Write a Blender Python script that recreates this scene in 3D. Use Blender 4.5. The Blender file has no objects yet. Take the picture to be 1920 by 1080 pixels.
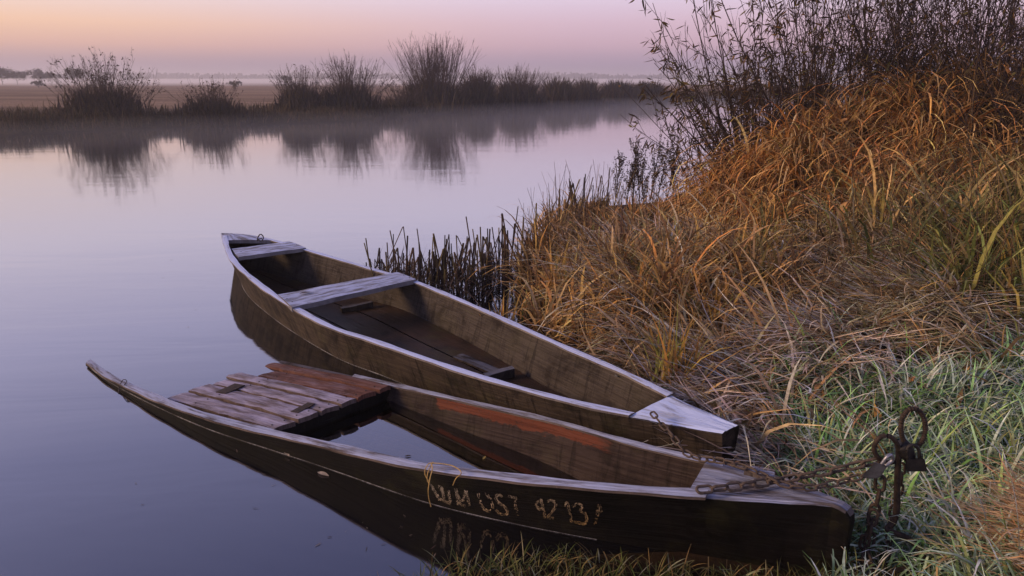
import bpy, bmesh, math, random
import numpy as np
from mathutils import Vector, Matrix
from mathutils.bvhtree import BVHTree
from mathutils.geometry import tessellate_polygon

rng = np.random.default_rng(7)
random.seed(7)
S = bpy.context.scene
COL = S.collection
R = math.radians

# ------------------------------------------------------------------ camera
F = 1280.0; HZ = 150.0; CH = 1.6                 # focal length in pixels of a 1920 wide frame, horizon row, eye height
PITCH = math.atan((540 - HZ) / F)
cd = bpy.data.cameras.new('camera'); cam = bpy.data.objects.new('camera', cd); COL.objects.link(cam)
cam.location = (0, 0, CH); cam.rotation_euler = (math.pi / 2 - PITCH, 0, 0)
cd.sensor_width = 36.0; cd.lens = 36.0 * F / 1920.0; cd.clip_start = 0.05; cd.clip_end = 5000
S.camera = cam

# ------------------------------------------------------------------ world: dawn sky
SUN_AZ = R(-96); SUN_EL = R(21)                   # azimuth from +Y towards +X, sun low on the left
W = bpy.data.worlds.new('World'); S.world = W; W.use_nodes = True
nt = W.node_tree; nt.nodes.clear()
def N(t, tp, **k):
    n = t.nodes.new(tp)
    for a, b in k.items(): setattr(n, a, b)
    return n
def ramp(t, stops, interp='LINEAR'):
    n = N(t, 'ShaderNodeValToRGB'); n.color_ramp.interpolation = interp
    e = n.color_ramp.elements
    while len(e) > 1: e.remove(e[-1])
    for i, (p, c) in enumerate(stops):
        q = e[0] if i == 0 else e.new(p)
        q.position = p; q.color = (*c, 1) if len(c) == 3 else c
    return n
out = N(nt, 'ShaderNodeOutputWorld')
sky = N(nt, 'ShaderNodeTexSky', sky_type='NISHITA'); sky.sun_disc = False
sky.sun_elevation = SUN_EL; sky.sun_rotation = SUN_AZ; sky.air_density = 1.5; sky.dust_density = 2.0
bg1 = N(nt, 'ShaderNodeBackground'); bg1.inputs[1].default_value = 0.012
nt.links.new(sky.outputs[0], bg1.inputs[0])
tc = N(nt, 'ShaderNodeTexCoord'); sx = N(nt, 'ShaderNodeSeparateXYZ'); nt.links.new(tc.outputs['Generated'], sx.inputs[0])
asin = N(nt, 'ShaderNodeMath', operation='ARCSINE'); nt.links.new(sx.outputs[2], asin.inputs[0])
el = N(nt, 'ShaderNodeMath', operation='DIVIDE'); nt.links.new(asin.outputs[0], el.inputs[0]); el.inputs[1].default_value = math.pi / 2
def deg(*st): return [(d / 90.0, c) for d, c in st]
up_ = ((18, (.70, .66, .98)), (26, (.43, .43, .76)), (38, (.21, .22, .46)), (55, (.13, .15, .33)), (90, (.105, .125, .27)))
warm = ramp(nt, deg((0, (.27, .20, .27)), (1.2, (.37, .25, .30)), (2.4, (.72, .41, .32)), (3.8, (.90, .55, .36)), (6, (.84, .66, .64)), (11, (.88, .78, .94)), *up_))
cool = ramp(nt, deg((0, (.25, .20, .31)), (1.2, (.33, .24, .36)), (2.6, (.56, .36, .46)), (4.2, (.64, .44, .56)), (6.5, (.72, .59, .76)), (11, (.86, .76, .98)), *up_))
for r_ in (warm, cool): nt.links.new(el.outputs[0], r_.inputs[0])
dot = N(nt, 'ShaderNodeVectorMath', operation='DOT_PRODUCT'); nt.links.new(tc.outputs['Generated'], dot.inputs[0])
dot.inputs[1].default_value = (math.sin(SUN_AZ), math.cos(SUN_AZ), 0)
mr = N(nt, 'ShaderNodeMapRange', interpolation_type='SMOOTHSTEP'); nt.links.new(dot.outputs['Value'], mr.inputs[0])
mr.inputs[1].default_value = -0.28; mr.inputs[2].default_value = 0.62
mx = N(nt, 'ShaderNodeMix', data_type='RGBA'); nt.links.new(mr.outputs[0], mx.inputs[0]); nt.links.new(cool.outputs[0], mx.inputs[6]); nt.links.new(warm.outputs[0], mx.inputs[7])
bg2 = N(nt, 'ShaderNodeBackground'); bg2.inputs[1].default_value = 1.0; nt.links.new(mx.outputs[2], bg2.inputs[0])
ad = N(nt, 'ShaderNodeAddShader'); nt.links.new(bg1.outputs[0], ad.inputs[0]); nt.links.new(bg2.outputs[0], ad.inputs[1])
nt.links.new(ad.outputs[0], out.inputs[0])

# ------------------------------------------------------------------ sun, exposure, render
sd = bpy.data.lights.new('sun', 'SUN'); so = bpy.data.objects.new('sun', sd); COL.objects.link(so)
sd.energy = 3.2; sd.angle = R(14); sd.color = (1.0, .68, .40)
sdir = Vector((math.sin(SUN_AZ) * math.cos(SUN_EL), math.cos(SUN_AZ) * math.cos(SUN_EL), math.sin(SUN_EL)))
so.rotation_euler = sdir.to_track_quat('Z', 'Y').to_euler()
S.view_settings.view_transform = 'Standard'; S.view_settings.look = 'None'
S.view_settings.exposure = 0.1; S.view_settings.gamma = 1.0; S.view_settings.use_curve_mapping = False
S.render.engine = 'CYCLES'
cy = S.cycles
cy.max_bounces = 6; cy.diffuse_bounces = 2; cy.glossy_bounces = 3; cy.transmission_bounces = 4; cy.transparent_max_bounces = 8; cy.volume_bounces = 1
cy.use_denoising = True
cy.sample_clamp_indirect = 4.0

# ------------------------------------------------------------------ measuring: photograph pixel -> place in the world
cp, sp = math.cos(PITCH), math.sin(PITCH)
def P(x, y, z=0.0):                               # point of the level z
    dy = y - 540; t = (CH - z) / (dy * cp + F * sp)
    return np.array([(x - 960) * t, (F * cp - dy * sp) * t, z])
def Q(x, y, Y):                                   # point at the distance Y
    dy = y - 540; t = Y / (F * cp - dy * sp)
    return np.array([(x - 960) * t, Y, CH - t * (dy * cp + F * sp)])

# ------------------------------------------------------------------ helpers: materials
def mat(name):
    m = bpy.data.materials.new(name); m.use_nodes = True
    t = m.node_tree; b = t.nodes['Principled BSDF']
    return m, t, b
def tex(t, coord, scale=(1, 1, 1), ns=5.0, detail=6.0, rough=.6, dist=0.0):
    mp = N(t, 'ShaderNodeMapping'); mp.inputs['Scale'].default_value = scale
    t.links.new(coord, mp.inputs[0])
    n = N(t, 'ShaderNodeTexNoise'); n.inputs['Scale'].default_value = ns; n.inputs['Detail'].default_value = detail
    n.inputs['Roughness'].default_value = rough; n.inputs['Distortion'].default_value = dist
    t.links.new(mp.outputs[0], n.inputs['Vector']); return n
def rng_map(t, v, a, b, c=0.0, d=1.0, smooth=True):
    n = N(t, 'ShaderNodeMapRange'); n.interpolation_type = 'SMOOTHSTEP' if smooth else 'LINEAR'
    t.links.new(v, n.inputs[0])
    for i, q in enumerate((a, b, c, d)): n.inputs[i + 1].default_value = q
    return n.outputs[0]
def mixc(t, f, a, b, blend='MIX'):
    n = N(t, 'ShaderNodeMix', data_type='RGBA', blend_type=blend)
    if isinstance(f, (int, float)): n.inputs[0].default_value = f
    else: t.links.new(f, n.inputs[0])
    for i, q in ((6, a), (7, b)):
        if isinstance(q, tuple): n.inputs[i].default_value = (*q, 1)
        else: t.links.new(q, n.inputs[i])
    return n.outputs[2]
def mul(t, a, b, op='MULTIPLY'):
    n = N(t, 'ShaderNodeMath', operation=op)
    for i, q in ((0, a), (1, b)):
        if isinstance(q, (int, float)): n.inputs[i].default_value = q
        else: t.links.new(q, n.inputs[i])
    return n.outputs[0]

def wood(name, c1, c2, c3, frost=.0, frost_lo=.45, moss=0.0, rough=.75, cracks=.5, paint=None, frost_col=(.56, .62, .86), soft=.14, streak=0.0):
    """weathered timber; UV u runs along the grain in metres"""
    m, t, b = mat(name)
    uv = N(t, 'ShaderNodeUVMap').outputs[0]
    tcn = N(t, 'ShaderNodeTexCoord'); ob = tcn.outputs['Object']
    g = tex(t, uv, (1.2, 34, 1), 3.0, 8, .65, .6)
    big = tex(t, ob, (1, 1, 1), 5.0, 8, .7, .4)
    fine = tex(t, ob, (1, 1, 1), 38.0, 6, .75)
    col = mixc(t, rng_map(t, g.outputs[0], .35, .65), c1, c2)
    col = mixc(t, rng_map(t, big.outputs[0], .46, .66), col, c3)
    col = mixc(t, mul(t, rng_map(t, fine.outputs[0], .58, .70), .35), col, tuple(min(1, q * 1.9) for q in c2))
    if moss:
        ms = tex(t, ob, (1, 1, 1), 3.2, 6, .7)
        col = mixc(t, mul(t, rng_map(t, ms.outputs[0], .5, .66), moss), col, (.055, .05, .018))
    if streak:                                   # drips and stains running down the board, scuffed pale flecks
        st = tex(t, uv, (14, 1.6, 1), 2.0, 7, .7, .4)
        col = mixc(t, mul(t, rng_map(t, st.outputs[0], .50, .64), streak), col, tuple(q * .35 for q in c3))
        sc = tex(t, uv, (5, 26, 1), 4.0, 8, .8, .8)
        col = mixc(t, mul(t, rng_map(t, sc.outputs[0], .62, .72), .5), col, tuple(min(1, q * 1.8) for q in c2))
    if paint:                                    # a worn streak of old paint along part of the plank: u0,u1,v0,v1
        u0, u1, v0, v1, pc = paint
        su = N(t, 'ShaderNodeSeparateXYZ'); t.links.new(uv, su.inputs[0])
        pn = tex(t, uv, (3, 9, 1), 3.0, 7, .7)
        vv = mul(t, su.outputs[1], mul(t, mul(t, pn.outputs[0], .5, 'SUBTRACT'), .13), 'ADD')
        uu = mul(t, su.outputs[0], mul(t, mul(t, pn.outputs[0], .5, 'SUBTRACT'), .25), 'ADD')
        a = mul(t, rng_map(t, uu, u0, u0 + .02), rng_map(t, uu, u1 - .10, u1, 1, 0))
        a = mul(t, a, mul(t, rng_map(t, vv, v1 - .012, v1, 1, 0), rng_map(t, vv, v0, v0 + .003)))
        pw = tex(t, ob, (1, 1, 1), 60, 5, .7)
        a = mul(t, a, rng_map(t, pw.outputs[0], .3, .45, .35, .95))
        col = mixc(t, a, col, pc)
    if frost:
        geo = N(t, 'ShaderNodeNewGeometry'); sn = N(t, 'ShaderNodeSeparateXYZ'); t.links.new(geo.outputs['Normal'], sn.inputs[0])
        fz = rng_map(t, sn.outputs[2], .55, .92)
        fn = tex(t, uv, (2.2, 9, 1), 2.2, 5, .6, .3); fg = tex(t, uv, (1.5, 40, 1), 3.0, 6, .7)
        fm = mul(t, fn.outputs[0], mul(t, mul(t, fg.outputs[0], .5, 'SUBTRACT'), .45), 'ADD')
        ff = mul(t, mul(t, fz, rng_map(t, fm, frost_lo - soft, frost_lo + soft)), frost)
        col = mixc(t, ff, col, frost_col)
    t.links.new(col, b.inputs['Base Color'])
    b.inputs['Roughness'].default_value = rough; b.inputs['Specular IOR Level'].default_value = .12
    cr = tex(t, uv, (.9, 60, 1), 2.0, 9, .75, .3)
    h = mul(t, mul(t, rng_map(t, cr.outputs[0], .32, .52), cracks), mul(t, fine.outputs[0], .5), 'ADD')
    bp = N(t, 'ShaderNodeBump'); bp.inputs['Strength'].default_value = .8; bp.inputs['Distance'].default_value = .006
    t.links.new(h, bp.inputs['Height']); t.links.new(bp.outputs[0], b.inputs['Normal'])
    return m

def attr_mat(name, rough=.8, noise=.25, spec=.2, transl=.25):
    """plants: every blade or leaf carries its own colour; fine mottling on top; light shines through a little"""
    m, t, b = mat(name)
    a = N(t, 'ShaderNodeAttribute', attribute_name='col')
    n = tex(t, N(t, 'ShaderNodeTexCoord').outputs['Object'], (1, 1, 1), 30, 4, .6)
    col = mixc(t, rng_map(t, n.outputs[0], .3, .7), mixc(t, 1.0, a.outputs['Color'], (1 - noise,) * 3, 'MULTIPLY'), mixc(t, 1.0, a.outputs['Color'], (1 + noise,) * 3, 'MULTIPLY'))
    t.links.new(col, b.inputs['Base Color']); b.inputs['Roughness'].default_value = rough; b.inputs['Specular IOR Level'].default_value = spec
    if transl:
        tr = N(t, 'ShaderNodeBsdfTranslucent'); t.links.new(col, tr.inputs[0])
        mxs = N(t, 'ShaderNodeMixShader'); mxs.inputs[0].default_value = transl
        t.links.new(b.outputs[0], mxs.inputs[1]); t.links.new(tr.outputs[0], mxs.inputs[2])
        t.links.new(mxs.outputs[0], t.nodes['Material Output'].inputs[0])
    return m
def plain(name, c1, c2, ns=20, rough=.8, bump=.002, metallic=0.0, spec=.3):
    m, t, b = mat(name)
    ob = N(t, 'ShaderNodeTexCoord').outputs['Object']
    n = tex(t, ob, (1, 1, 1), ns, 7, .7)
    t.links.new(mixc(t, rng_map(t, n.outputs[0], .35, .65), c1, c2), b.inputs['Base Color'])
    b.inputs['Roughness'].default_value = rough; b.inputs['Metallic'].default_value = metallic; b.inputs['Specular IOR Level'].default_value = spec
    if bump:
        bp = N(t, 'ShaderNodeBump'); bp.inputs['Distance'].default_value = bump; t.links.new(n.outputs[0], bp.inputs['Height']); t.links.new(bp.outputs[0], b.inputs['Normal'])
    return m

# ------------------------------------------------------------------ helpers: objects
def tag(o, label=None, cat=None, group=None, kind=None):
    for k, v in (('label', label), ('category', cat), ('group', group), ('kind', kind)):
        if v: o[k] = v
    return o
def empty(name, loc=(0, 0, 0)):
    o = bpy.data.objects.new(name, None); o.empty_display_size = .1; COL.objects.link(o); o.location = loc; return o
def link(name, me, m, parent=None):
    o = bpy.data.objects.new(name, me); COL.objects.link(o)
    if m is not None and not me.materials: me.materials.append(m)
    if parent is not None:
        o.parent = parent; o.matrix_parent_inverse = Matrix.Translation(-Vector(parent.location))
    return o
def mesh_np(name, v, f, smooth=False, col=None, uv=None):
    """v (n,3) floats, f (k,3|4) ints (one arity), or a python list of mixed faces"""
    me = bpy.data.meshes.new(name)
    if isinstance(f, np.ndarray):
        n, k = len(v), len(f); ar = f.shape[1]
        me.vertices.add(n); me.vertices.foreach_set('co', np.asarray(v, np.float32).ravel())
        me.loops.add(k * ar); me.loops.foreach_set('vertex_index', f.astype(np.int32).ravel())
        me.polygons.add(k); me.polygons.foreach_set('loop_start', np.arange(0, k * ar, ar, dtype=np.int32))
        me.update(calc_edges=True)
    else:
        me.from_pydata([tuple(map(float, q)) for q in v], [], [tuple(map(int, q)) for q in f]); me.update()
    if smooth: me.polygons.foreach_set('use_smooth', np.ones(len(me.polygons), bool))
    if col is not None:
        a = me.color_attributes.new('col', 'FLOAT_COLOR', 'POINT')
        c = np.ones((len(v), 4), np.float32); c[:, :3] = col; a.data.foreach_set('color', c.ravel())
    if uv is not None:
        u = me.uv_layers.new(name='UVMap'); li = np.empty(len(me.loops), np.int32); me.loops.foreach_get('vertex_index', li)
        u.data.foreach_set('uv', np.asarray(uv, np.float32)[li].ravel())
    return me
def spline(pts, n):
    """Catmull-Rom through pts, n samples, even in chord length"""
    p = np.asarray(pts, float); d = np.r_[0, np.cumsum(np.linalg.norm(np.diff(p, axis=0), axis=1))]
    q = np.vstack([2 * p[0] - p[1], p, 2 * p[-1] - p[-2]])
    s = np.linspace(0, d[-1], n); i = np.clip(np.searchsorted(d, s, 'right') - 1, 0, len(p) - 2)
    t = ((s - d[i]) / (d[i + 1] - d[i]))[:, None]
    a, b, c, e = q[i], q[i + 1], q[i + 2], q[i + 3]
    return .5 * (2 * b + (c - a) * t + (2 * a - 5 * b + 4 * c - e) * t ** 2 + (-a + 3 * b - 3 * c + e) * t ** 3)
def nrm(v): return v / np.maximum(np.linalg.norm(v, axis=-1, keepdims=True), 1e-9)

def tubes(pts, rad, sides=4):
    """pts (N,K,3), rad (N,K) -> verts, quads"""
    Nn, K, _ = pts.shape
    tan = np.gradient(pts, axis=1); tan = nrm(tan)
    ref = np.where(np.abs(tan[..., 2:3]) > .9, np.array([1., 0, 0]), np.array([0, 0, 1.]))
    ref = np.broadcast_to(ref[:, K // 2:K // 2 + 1], tan.shape)
    u = nrm(np.cross(tan, ref)); w = np.cross(tan, u)
    a = np.arange(sides) * 2 * math.pi / sides
    v = pts[:, :, None, :] + rad[:, :, None, None] * (np.cos(a)[None, None, :, None] * u[:, :, None] + np.sin(a)[None, None, :, None] * w[:, :, None])
    base = (np.arange(Nn) * K * sides)[:, None, None] + (np.arange(K - 1) * sides)[None, :, None]
    j = np.arange(sides)[None, None, :]; j2 = (j + 1) % sides
    f = np.stack([base + j, base + j2, base + sides + j2, base + sides + j], -1).reshape(-1, 4)
    return v.reshape(-1, 3), f
def tube_mesh(name, path, r, sides=8, n=None, closed=False):
    """one tube with end caps"""
    p = np.asarray(path, float) if n is None else spline(path, n)
    rr = np.full(len(p), r) if np.isscalar(r) else np.interp(np.linspace(0, 1, len(p)), np.linspace(0, 1, len(r)), r)
    v, f = tubes(p[None], rr[None], sides)
    fl = [tuple(q) for q in f]
    fl += [tuple(range(sides))[::-1], tuple(range(len(v) - sides, len(v)))]
    return mesh_np(name, v, fl, True)

def blades(root, az, length, lean, curl, width, colr, coltip=None, segs=5, twist=None, wprof=None, sideways=None, cexp=1.3):
    """ribbons: root (N,3), az heading, lean/curl in radians from upright -> verts, quads, colours"""
    Nn = len(root); K = segs + 1
    t = np.linspace(0, 1, K)[None]
    th = lean[:, None] + curl[:, None] * t ** cexp
    azs = az[:, None] + (0 if sideways is None else sideways[:, None] * t)
    st = (length / segs)[:, None]
    dx = np.sin(th) * np.cos(azs) * st; dyy = np.sin(th) * np.sin(azs) * st; dz = np.cos(th) * st
    cum = lambda q: np.concatenate([np.zeros((Nn, 1)), np.cumsum(q[:, :-1], 1)], 1)
    c = root[:, None, :] + np.stack([cum(dx), cum(dyy), cum(dz)], -1)
    tw = rng.uniform(-.9, .9, Nn) if twist is None else twist
    wd = np.stack([-np.sin(az + tw), np.cos(az + tw), np.zeros(Nn)], -1)[:, None]
    pr = np.minimum(1, (1 - t) * 2.2 + .06) * np.minimum(1, .55 + t * 2) if wprof is None else wprof[None]
    half = .5 * width[:, None, None] * pr[..., None]
    v = np.stack([c - wd * half, c + wd * half], 2).reshape(-1, 3)
    b = (np.arange(Nn) * K * 2)[:, None] + (np.arange(segs) * 2)[None]
    f = np.stack([b, b + 1, b + 3, b + 2], -1).reshape(-1, 4)
    if coltip is None: coltip = colr
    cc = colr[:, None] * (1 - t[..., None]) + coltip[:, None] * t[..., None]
    cc = np.repeat(cc, 2, 1).reshape(-1, 3)
    return v, f, cc
def pick(pal, n, jit=.22):
    """n colours out of a weighted palette, each jittered"""
    w = np.array([q[0] for q in pal], float); c = np.array([q[1] for q in pal])
    k = c[rng.choice(len(pal), n, p=w / w.sum())]
    return np.clip(k * rng.uniform(1 - jit, 1 + jit, (n, 1)) * rng.uniform(.92, 1.08, (n, 3)), .003, .9)
def leaves_np(pos, d, length, width, colr, fold=.25):
    """lance-shaped folded leaves: pos (N,3) base, d (N,3) direction"""
    Nn = len(pos); d = nrm(d)
    side = nrm(np.cross(d, rng.normal(size=(Nn, 3)))); up = np.cross(side, d)
    L = length[:, None]; w = width[:, None]
    a = pos; m1 = pos + d * L * .38 ; tip = pos + d * L + up * L * rng.uniform(-.15, .15, (Nn, 1)) ; m2 = pos + d * L * .72
    v = np.stack([a, m1 + side * w * .5 + up * w * fold, m2 + side * w * .38 + up * w * fold, tip, m2 - side * w * .38 + up * w * fold, m1 - side * w * .5 + up * w * fold], 1).reshape(-1, 3)
    b = (np.arange(Nn) * 6)[:, None]
    f = np.concatenate([b + np.array([[0, 1, 2, 3]]), b + np.array([[0, 3, 4, 5]])], 1).reshape(-1, 4)
    return v, f, np.repeat(colr, 6, 0)
def join(parts):
    vs, fs, cs, o = [], [], [], 0
    for q in parts:
        vs.append(q[0]); fs.append(q[1] + o); o += len(q[0])
        if len(q) > 2: cs.append(q[2])
    return (np.concatenate(vs), np.concatenate(fs)) + ((np.concatenate(cs),) if cs else ())
def grow(root, d, length, K=8, bend=(0, 0, 0), wig=.06):
    """curved stems: root (N,3), heading d (N,3) -> (N,K,3)"""
    Nn = len(root); d = nrm(d).copy(); p = root.copy(); o = [p.copy()]; st = (length / (K - 1))[:, None]
    bv = np.asarray(bend, float) * np.ones((Nn, 3))
    for _ in range(K - 1):
        d = nrm(d + bv / (K - 1) + rng.normal(0, wig, (Nn, 3))); p = p + d * st; o.append(p.copy())
    return np.stack(o, 1)
def branch(par, n, tlo, thi, spread, up, length, K=6, wig=.08, bend=(0, 0, 0)):
    i = rng.integers(0, len(par), n); Kp = par.shape[1]; t = rng.uniform(tlo, thi, n) * (Kp - 1.001)
    k = t.astype(int); fr = (t - k)[:, None]
    root = par[i, k] * (1 - fr) + par[i, k + 1] * fr; tan = nrm(par[i, k + 1] - par[i, k])
    d = nrm(tan + rng.normal(0, spread, (n, 3)) + np.array([0, 0, up]))
    plen = np.linalg.norm(np.diff(par[i], axis=1), axis=2).sum(1)
    L = plen * (1 - t / (Kp - 1) * .55) * rng.uniform(length[0], length[1], n)
    return grow(root, d, L, K, bend, wig)

# ------------------------------------------------------------------ the lie of the land
near_shore = np.array([(-6, -8), (-2.5, 0.4), (-.75, 1.55), (-.25, 1.94), (.17, 2.02), (.60, 2.08), (.95, 2.30), (.80, 2.65), (.52, 3.05), (.20, 3.65), (.04, 4.4), (.0, 5.0), (.12, 6.3), (.50, 8.2), (1.05, 8.9), (1.95, 9.25),
                       (2.95, 9.6), (4.0, 11.0), (5.2, 13.4), (8.2, 19), (14, 30), (24, 42), (50, 56), (150, 72), (600, 100)], float)
far_shore = np.array([(-600, -60), (-60, 6), (-26, 15.5), (-15.6, 21.2), (-12.3, 24.4), (-6.9, 28.2), (-1.8, 38.0), (5.2, 48.0), (10.9, 54), (15.4, 58.5), (27, 66), (60, 78), (150, 94), (600, 130)], float)
def sdist(x, y, line, side):
    """signed distance to a polyline; positive on the land side"""
    d2 = np.full(x.shape, 1e18); sg = np.zeros(x.shape)
    for (ax, ay), (bx, by) in zip(line[:-1], line[1:]):
        ex, ey = bx - ax, by - ay; t = np.clip(((x - ax) * ex + (y - ay) * ey) / (ex * ex + ey * ey), 0, 1)
        qx, qy = x - ax - t * ex, y - ay - t * ey; q = qx * qx + qy * qy
        c = ex * qy - ey * qx
        # round corners: prefer the sign of the segment with the larger cross product at ties
        m = q < d2 - 1e-9; d2 = np.where(m, q, d2); sg = np.where(m, np.sign(c) , sg)
    return np.sqrt(d2) * sg * side
# inside test by polygon keeps corners right
def inpoly(x, y, poly):
    c = np.zeros(np.shape(x), bool); n = len(poly)
    for i in range(n):
        (ax, ay), (bx, by) = poly[i][:2], poly[i - 1][:2]
        cond = ((ay > y) != (by > y)) & (x < (bx - ax) * (y - ay) / ((by - ay) if by != ay else 1e-12) + ax)
        c ^= cond
    return c
near_poly = [tuple(q) for q in near_shore] + [(900, 100), (900, -60), (-6, -60)]
far_poly = [tuple(q) for q in far_shore] + [(900, 130), (900, 3000), (-900, 3000), (-900, -60)]
def vnoise(x, y, s, seed=0):
    """cheap smooth noise in [-1,1]"""
    r = np.random.default_rng(seed); o = np.zeros(np.shape(x))
    for k in range(5):
        a = r.uniform(0, 2 * math.pi); ph = r.uniform(0, 6.28, 2); fq = s * (1.0 + .55 * k)
        o = o + np.sin((x * math.cos(a) + y * math.sin(a)) * fq + ph[0]) * np.cos((-x * math.sin(a) + y * math.cos(a)) * fq * .83 + ph[1]) / (1 + .5 * k)
    return o / 2.6
MOUNDS = [  # cx, cy, rx, ry, height: matted heaps of old growth
    (2.72, 6.8, .42, .7, .52), (3.5, 7.1, .6, .8, .58), (4.6, 7.4, .9, 1.0, .98), (6.4, 6.9, 1.4, 1.4, .55), (1.1, 5.2, .55, .6, .16),
    (.75, 4.1, .4, .45, .14), (2.3, 4.7, .45, .32, .20), (2.35, 3.6, .42, .24, .20), (1.70, 3.35, .30, .20, .13), (3.0, 4.2, .55, .40, .24), (1.3, 3.1, .28, .18, .10), (1.95, 2.8, .33, .18, .10), (2.6, 3.0, .35, .2, .10), (1.45, 4.3, .35, .3, .15), (4.2, 5.2, .9, .9, .2), (1.88, 1.70, .26, .2, .14)]
def ground(x, y):
    x = np.asarray(x, float); y = np.asarray(y, float)
    dn = np.abs(sdist(x, y, near_shore, 1)); inn = inpoly(x, y, near_poly)
    df = np.abs(sdist(x, y, far_shore, 1)); inf = inpoly(x, y, far_poly)
    bed = -np.minimum(.9, .30 * np.minimum(dn, df)) - .02
    zn = .035 * (1 - np.exp(-dn / .12)) + .30 * (1 - np.exp(-np.maximum(dn - .35 - 1.15 * np.clip((y - 4.3) / 2.0, 0, 1), 0) / 1.8)) + .03 * vnoise(x, y, 5.0, 3) * np.minimum(1, dn)
    for (cx, cy, rx, ry, h) in MOUNDS:
        zn = zn + h * np.exp(-((x - cx) / rx) ** 2 - ((y - cy) / ry) ** 2) * np.minimum(1, dn / .3)
    zn = zn + .05 * vnoise(x, y, 3.1, 5) * np.clip((dn - .5) / 1.0, 0, 1) * np.clip((y - 2.6), 0, 1)
    zf = .30 * (1 - np.exp(-df / .8)) + .25 * (1 - np.exp(-df / 6)) + (.05 * vnoise(x, y, .35, 9)) * np.clip(df / 4, 0, 1)
    return np.where(inn, zn, np.where(inf, zf, bed))
def gz(x, y): return float(ground(np.array([x]), np.array([y]))[0])
def axis(lo, a, b, hi, step, g=1.13):
    m = list(np.arange(a, b, step)); q = step; x = a
    left = []
    while x > lo: q *= g; x -= q; left.append(x)
    q = step; x = m[-1]; right = []
    while x < hi: q *= g; x += q; right.append(x)
    return np.array(left[::-1] + m + right)
gx = axis(-900, -2.0, 6.5, 900, .06); gy = axis(-60, 1.0, 10.0, 2500, .06)
XX, YY = np.meshgrid(gx, gy); ZZ = ground(XX, YY)
nx, ny = len(gx), len(gy)
gv = np.stack([XX, YY, ZZ], -1).reshape(-1, 3)
ii = (np.arange(ny - 1)[:, None] * nx + np.arange(nx - 1)[None]).ravel()
gf = np.stack([ii, ii + 1, ii + 1 + nx, ii + nx], -1)
inf_ = inpoly(gv[:, 0], gv[:, 1], far_poly)
df_ = np.abs(sdist(gv[:, 0], gv[:, 1], far_shore, 1))
gc = np.tile(np.array([.022, .014, .009]), (len(gv), 1))
k = np.clip((df_ - 2) / 6, 0, 1)[:, None]
gc = np.where(inf_[:, None], (1 - k) * np.array([.06, .042, .022]) + k * np.array([.23, .155, .105]), gc)
m, t, b = mat('earth')
a = N(t, 'ShaderNodeAttribute', attribute_name='col'); pos = N(t, 'ShaderNodeNewGeometry').outputs['Position']
n1 = tex(t, pos, (1, 1, 1), 9, 8, .7); n2 = tex(t, pos, (.05, .25, 1), 1.0, 6, .65)
colr = mixc(t, rng_map(t, n1.outputs[0], .35, .65), mixc(t, 1.0, a.outputs[0], (.55, .55, .55), 'MULTIPLY'), mixc(t, 1.0, a.outputs[0], (1.45, 1.35, 1.2), 'MULTIPLY'))
colr = mixc(t, rng_map(t, n2.outputs[0], .42, .62), colr, mixc(t, 1.0, colr, (.55, .52, .5), 'MULTIPLY'))
t.links.new(colr, b.inputs['Base Color']); b.inputs['Roughness'].default_value = .95; b.inputs['Specular IOR Level'].default_value = .1
bp = N(t, 'ShaderNodeBump'); bp.inputs['Distance'].default_value = .03; t.links.new(n1.outputs[0], bp.inputs['Height']); t.links.new(bp.outputs[0], b.inputs['Normal'])
o = link('ground', mesh_np('ground', gv, gf, True, gc), m); tag(o, kind='structure')

# ------------------------------------------------------------------ boat shapes (measured)
NS = 64
# far boat, afloat, moored bow first: gunwale lines from stern to bow
BL = spline([P(417, 440, .31), P(424, 470, .285), P(437, 494, .265), P(463, 520, .245), P(517, 561, .225), P(610, 614, .212), P(695, 643, .215), P(800, 680, .222), P(907, 715, .236), P(1073, 760, .262), P(1240, 795, .29), P(1354, 815, .31)], NS)
BR = spline([P(475, 444, .31), P(512, 452, .285), P(575, 470, .265), P(640, 489, .245), P(715, 511, .225), P(780, 530, .215), P(900, 580, .22), P(1050, 648, .236), P(1170, 700, .262), P(1273, 750, .29), P(1387, 800, .31)], NS)
# near boat, half sunk by the stern
AL = spline([P(163, 683, .008), P(196, 708, .014), P(240, 731, .026), P(307, 760, .045), P(390, 789, .07), P(507, 819, .10), P(607, 842, .135), P(773, 881, .19), P(927, 902, .235), P(1073, 918, .265), P(1200, 929, .288), P(1307, 936, .302), P(1440, 945, .312), P(1560, 952, .315)], NS)
AR = spline([(-2.50, 3.80, -.06), (-2.25, 4.0, -.06), (-1.85, 4.03, -.03), P(527, 676, .0), P(640, 700, .036), P(737, 722, .068), P(890, 757, .118), P(1040, 791, .16), P(1200, 836, .21), P(1347, 871, .255), P(1455, 902, .29), P(1533, 924, .305), P(1573, 941, .312)], NS)
def inward(a, bb):
    d = bb - a; d[:, 2] = 0; return nrm(d)
def hull_bottom(L, Rr, zb, flare):
    """bottom edges under the two gunwales"""
    w = inward(L.copy(), Rr.copy()); zz = np.interp(np.linspace(0, 1, NS), np.linspace(0, 1, len(zb)), zb)
    ln = np.linalg.norm((Rr - L)[:, :2], axis=1)
    outp = []
    for g, s in ((L, 1), (Rr, -1)):
        h = g[:, 2] - zz; ins = np.minimum(h * flare, ln * .34)
        q = g + s * w * ins[:, None]; q[:, 2] = zz; outp.append(q)
    return outp
tB = [.0, -.07, -.09, -.10, -.10, -.09, -.06, -.02, .02, .05, .06]
BBL, BBR = hull_bottom(BL, BR, tB, .30)
tA = [-.16, -.2, -.2, -.2, -.19, -.17, -.15, -.12, -.08, -.03, .0, .02]
ABL, ABR = hull_bottom(AL, AR, tA, .42)
def arclen(c): return np.r_[0, np.cumsum(np.linalg.norm(np.diff(c, axis=0), axis=1))]
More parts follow.
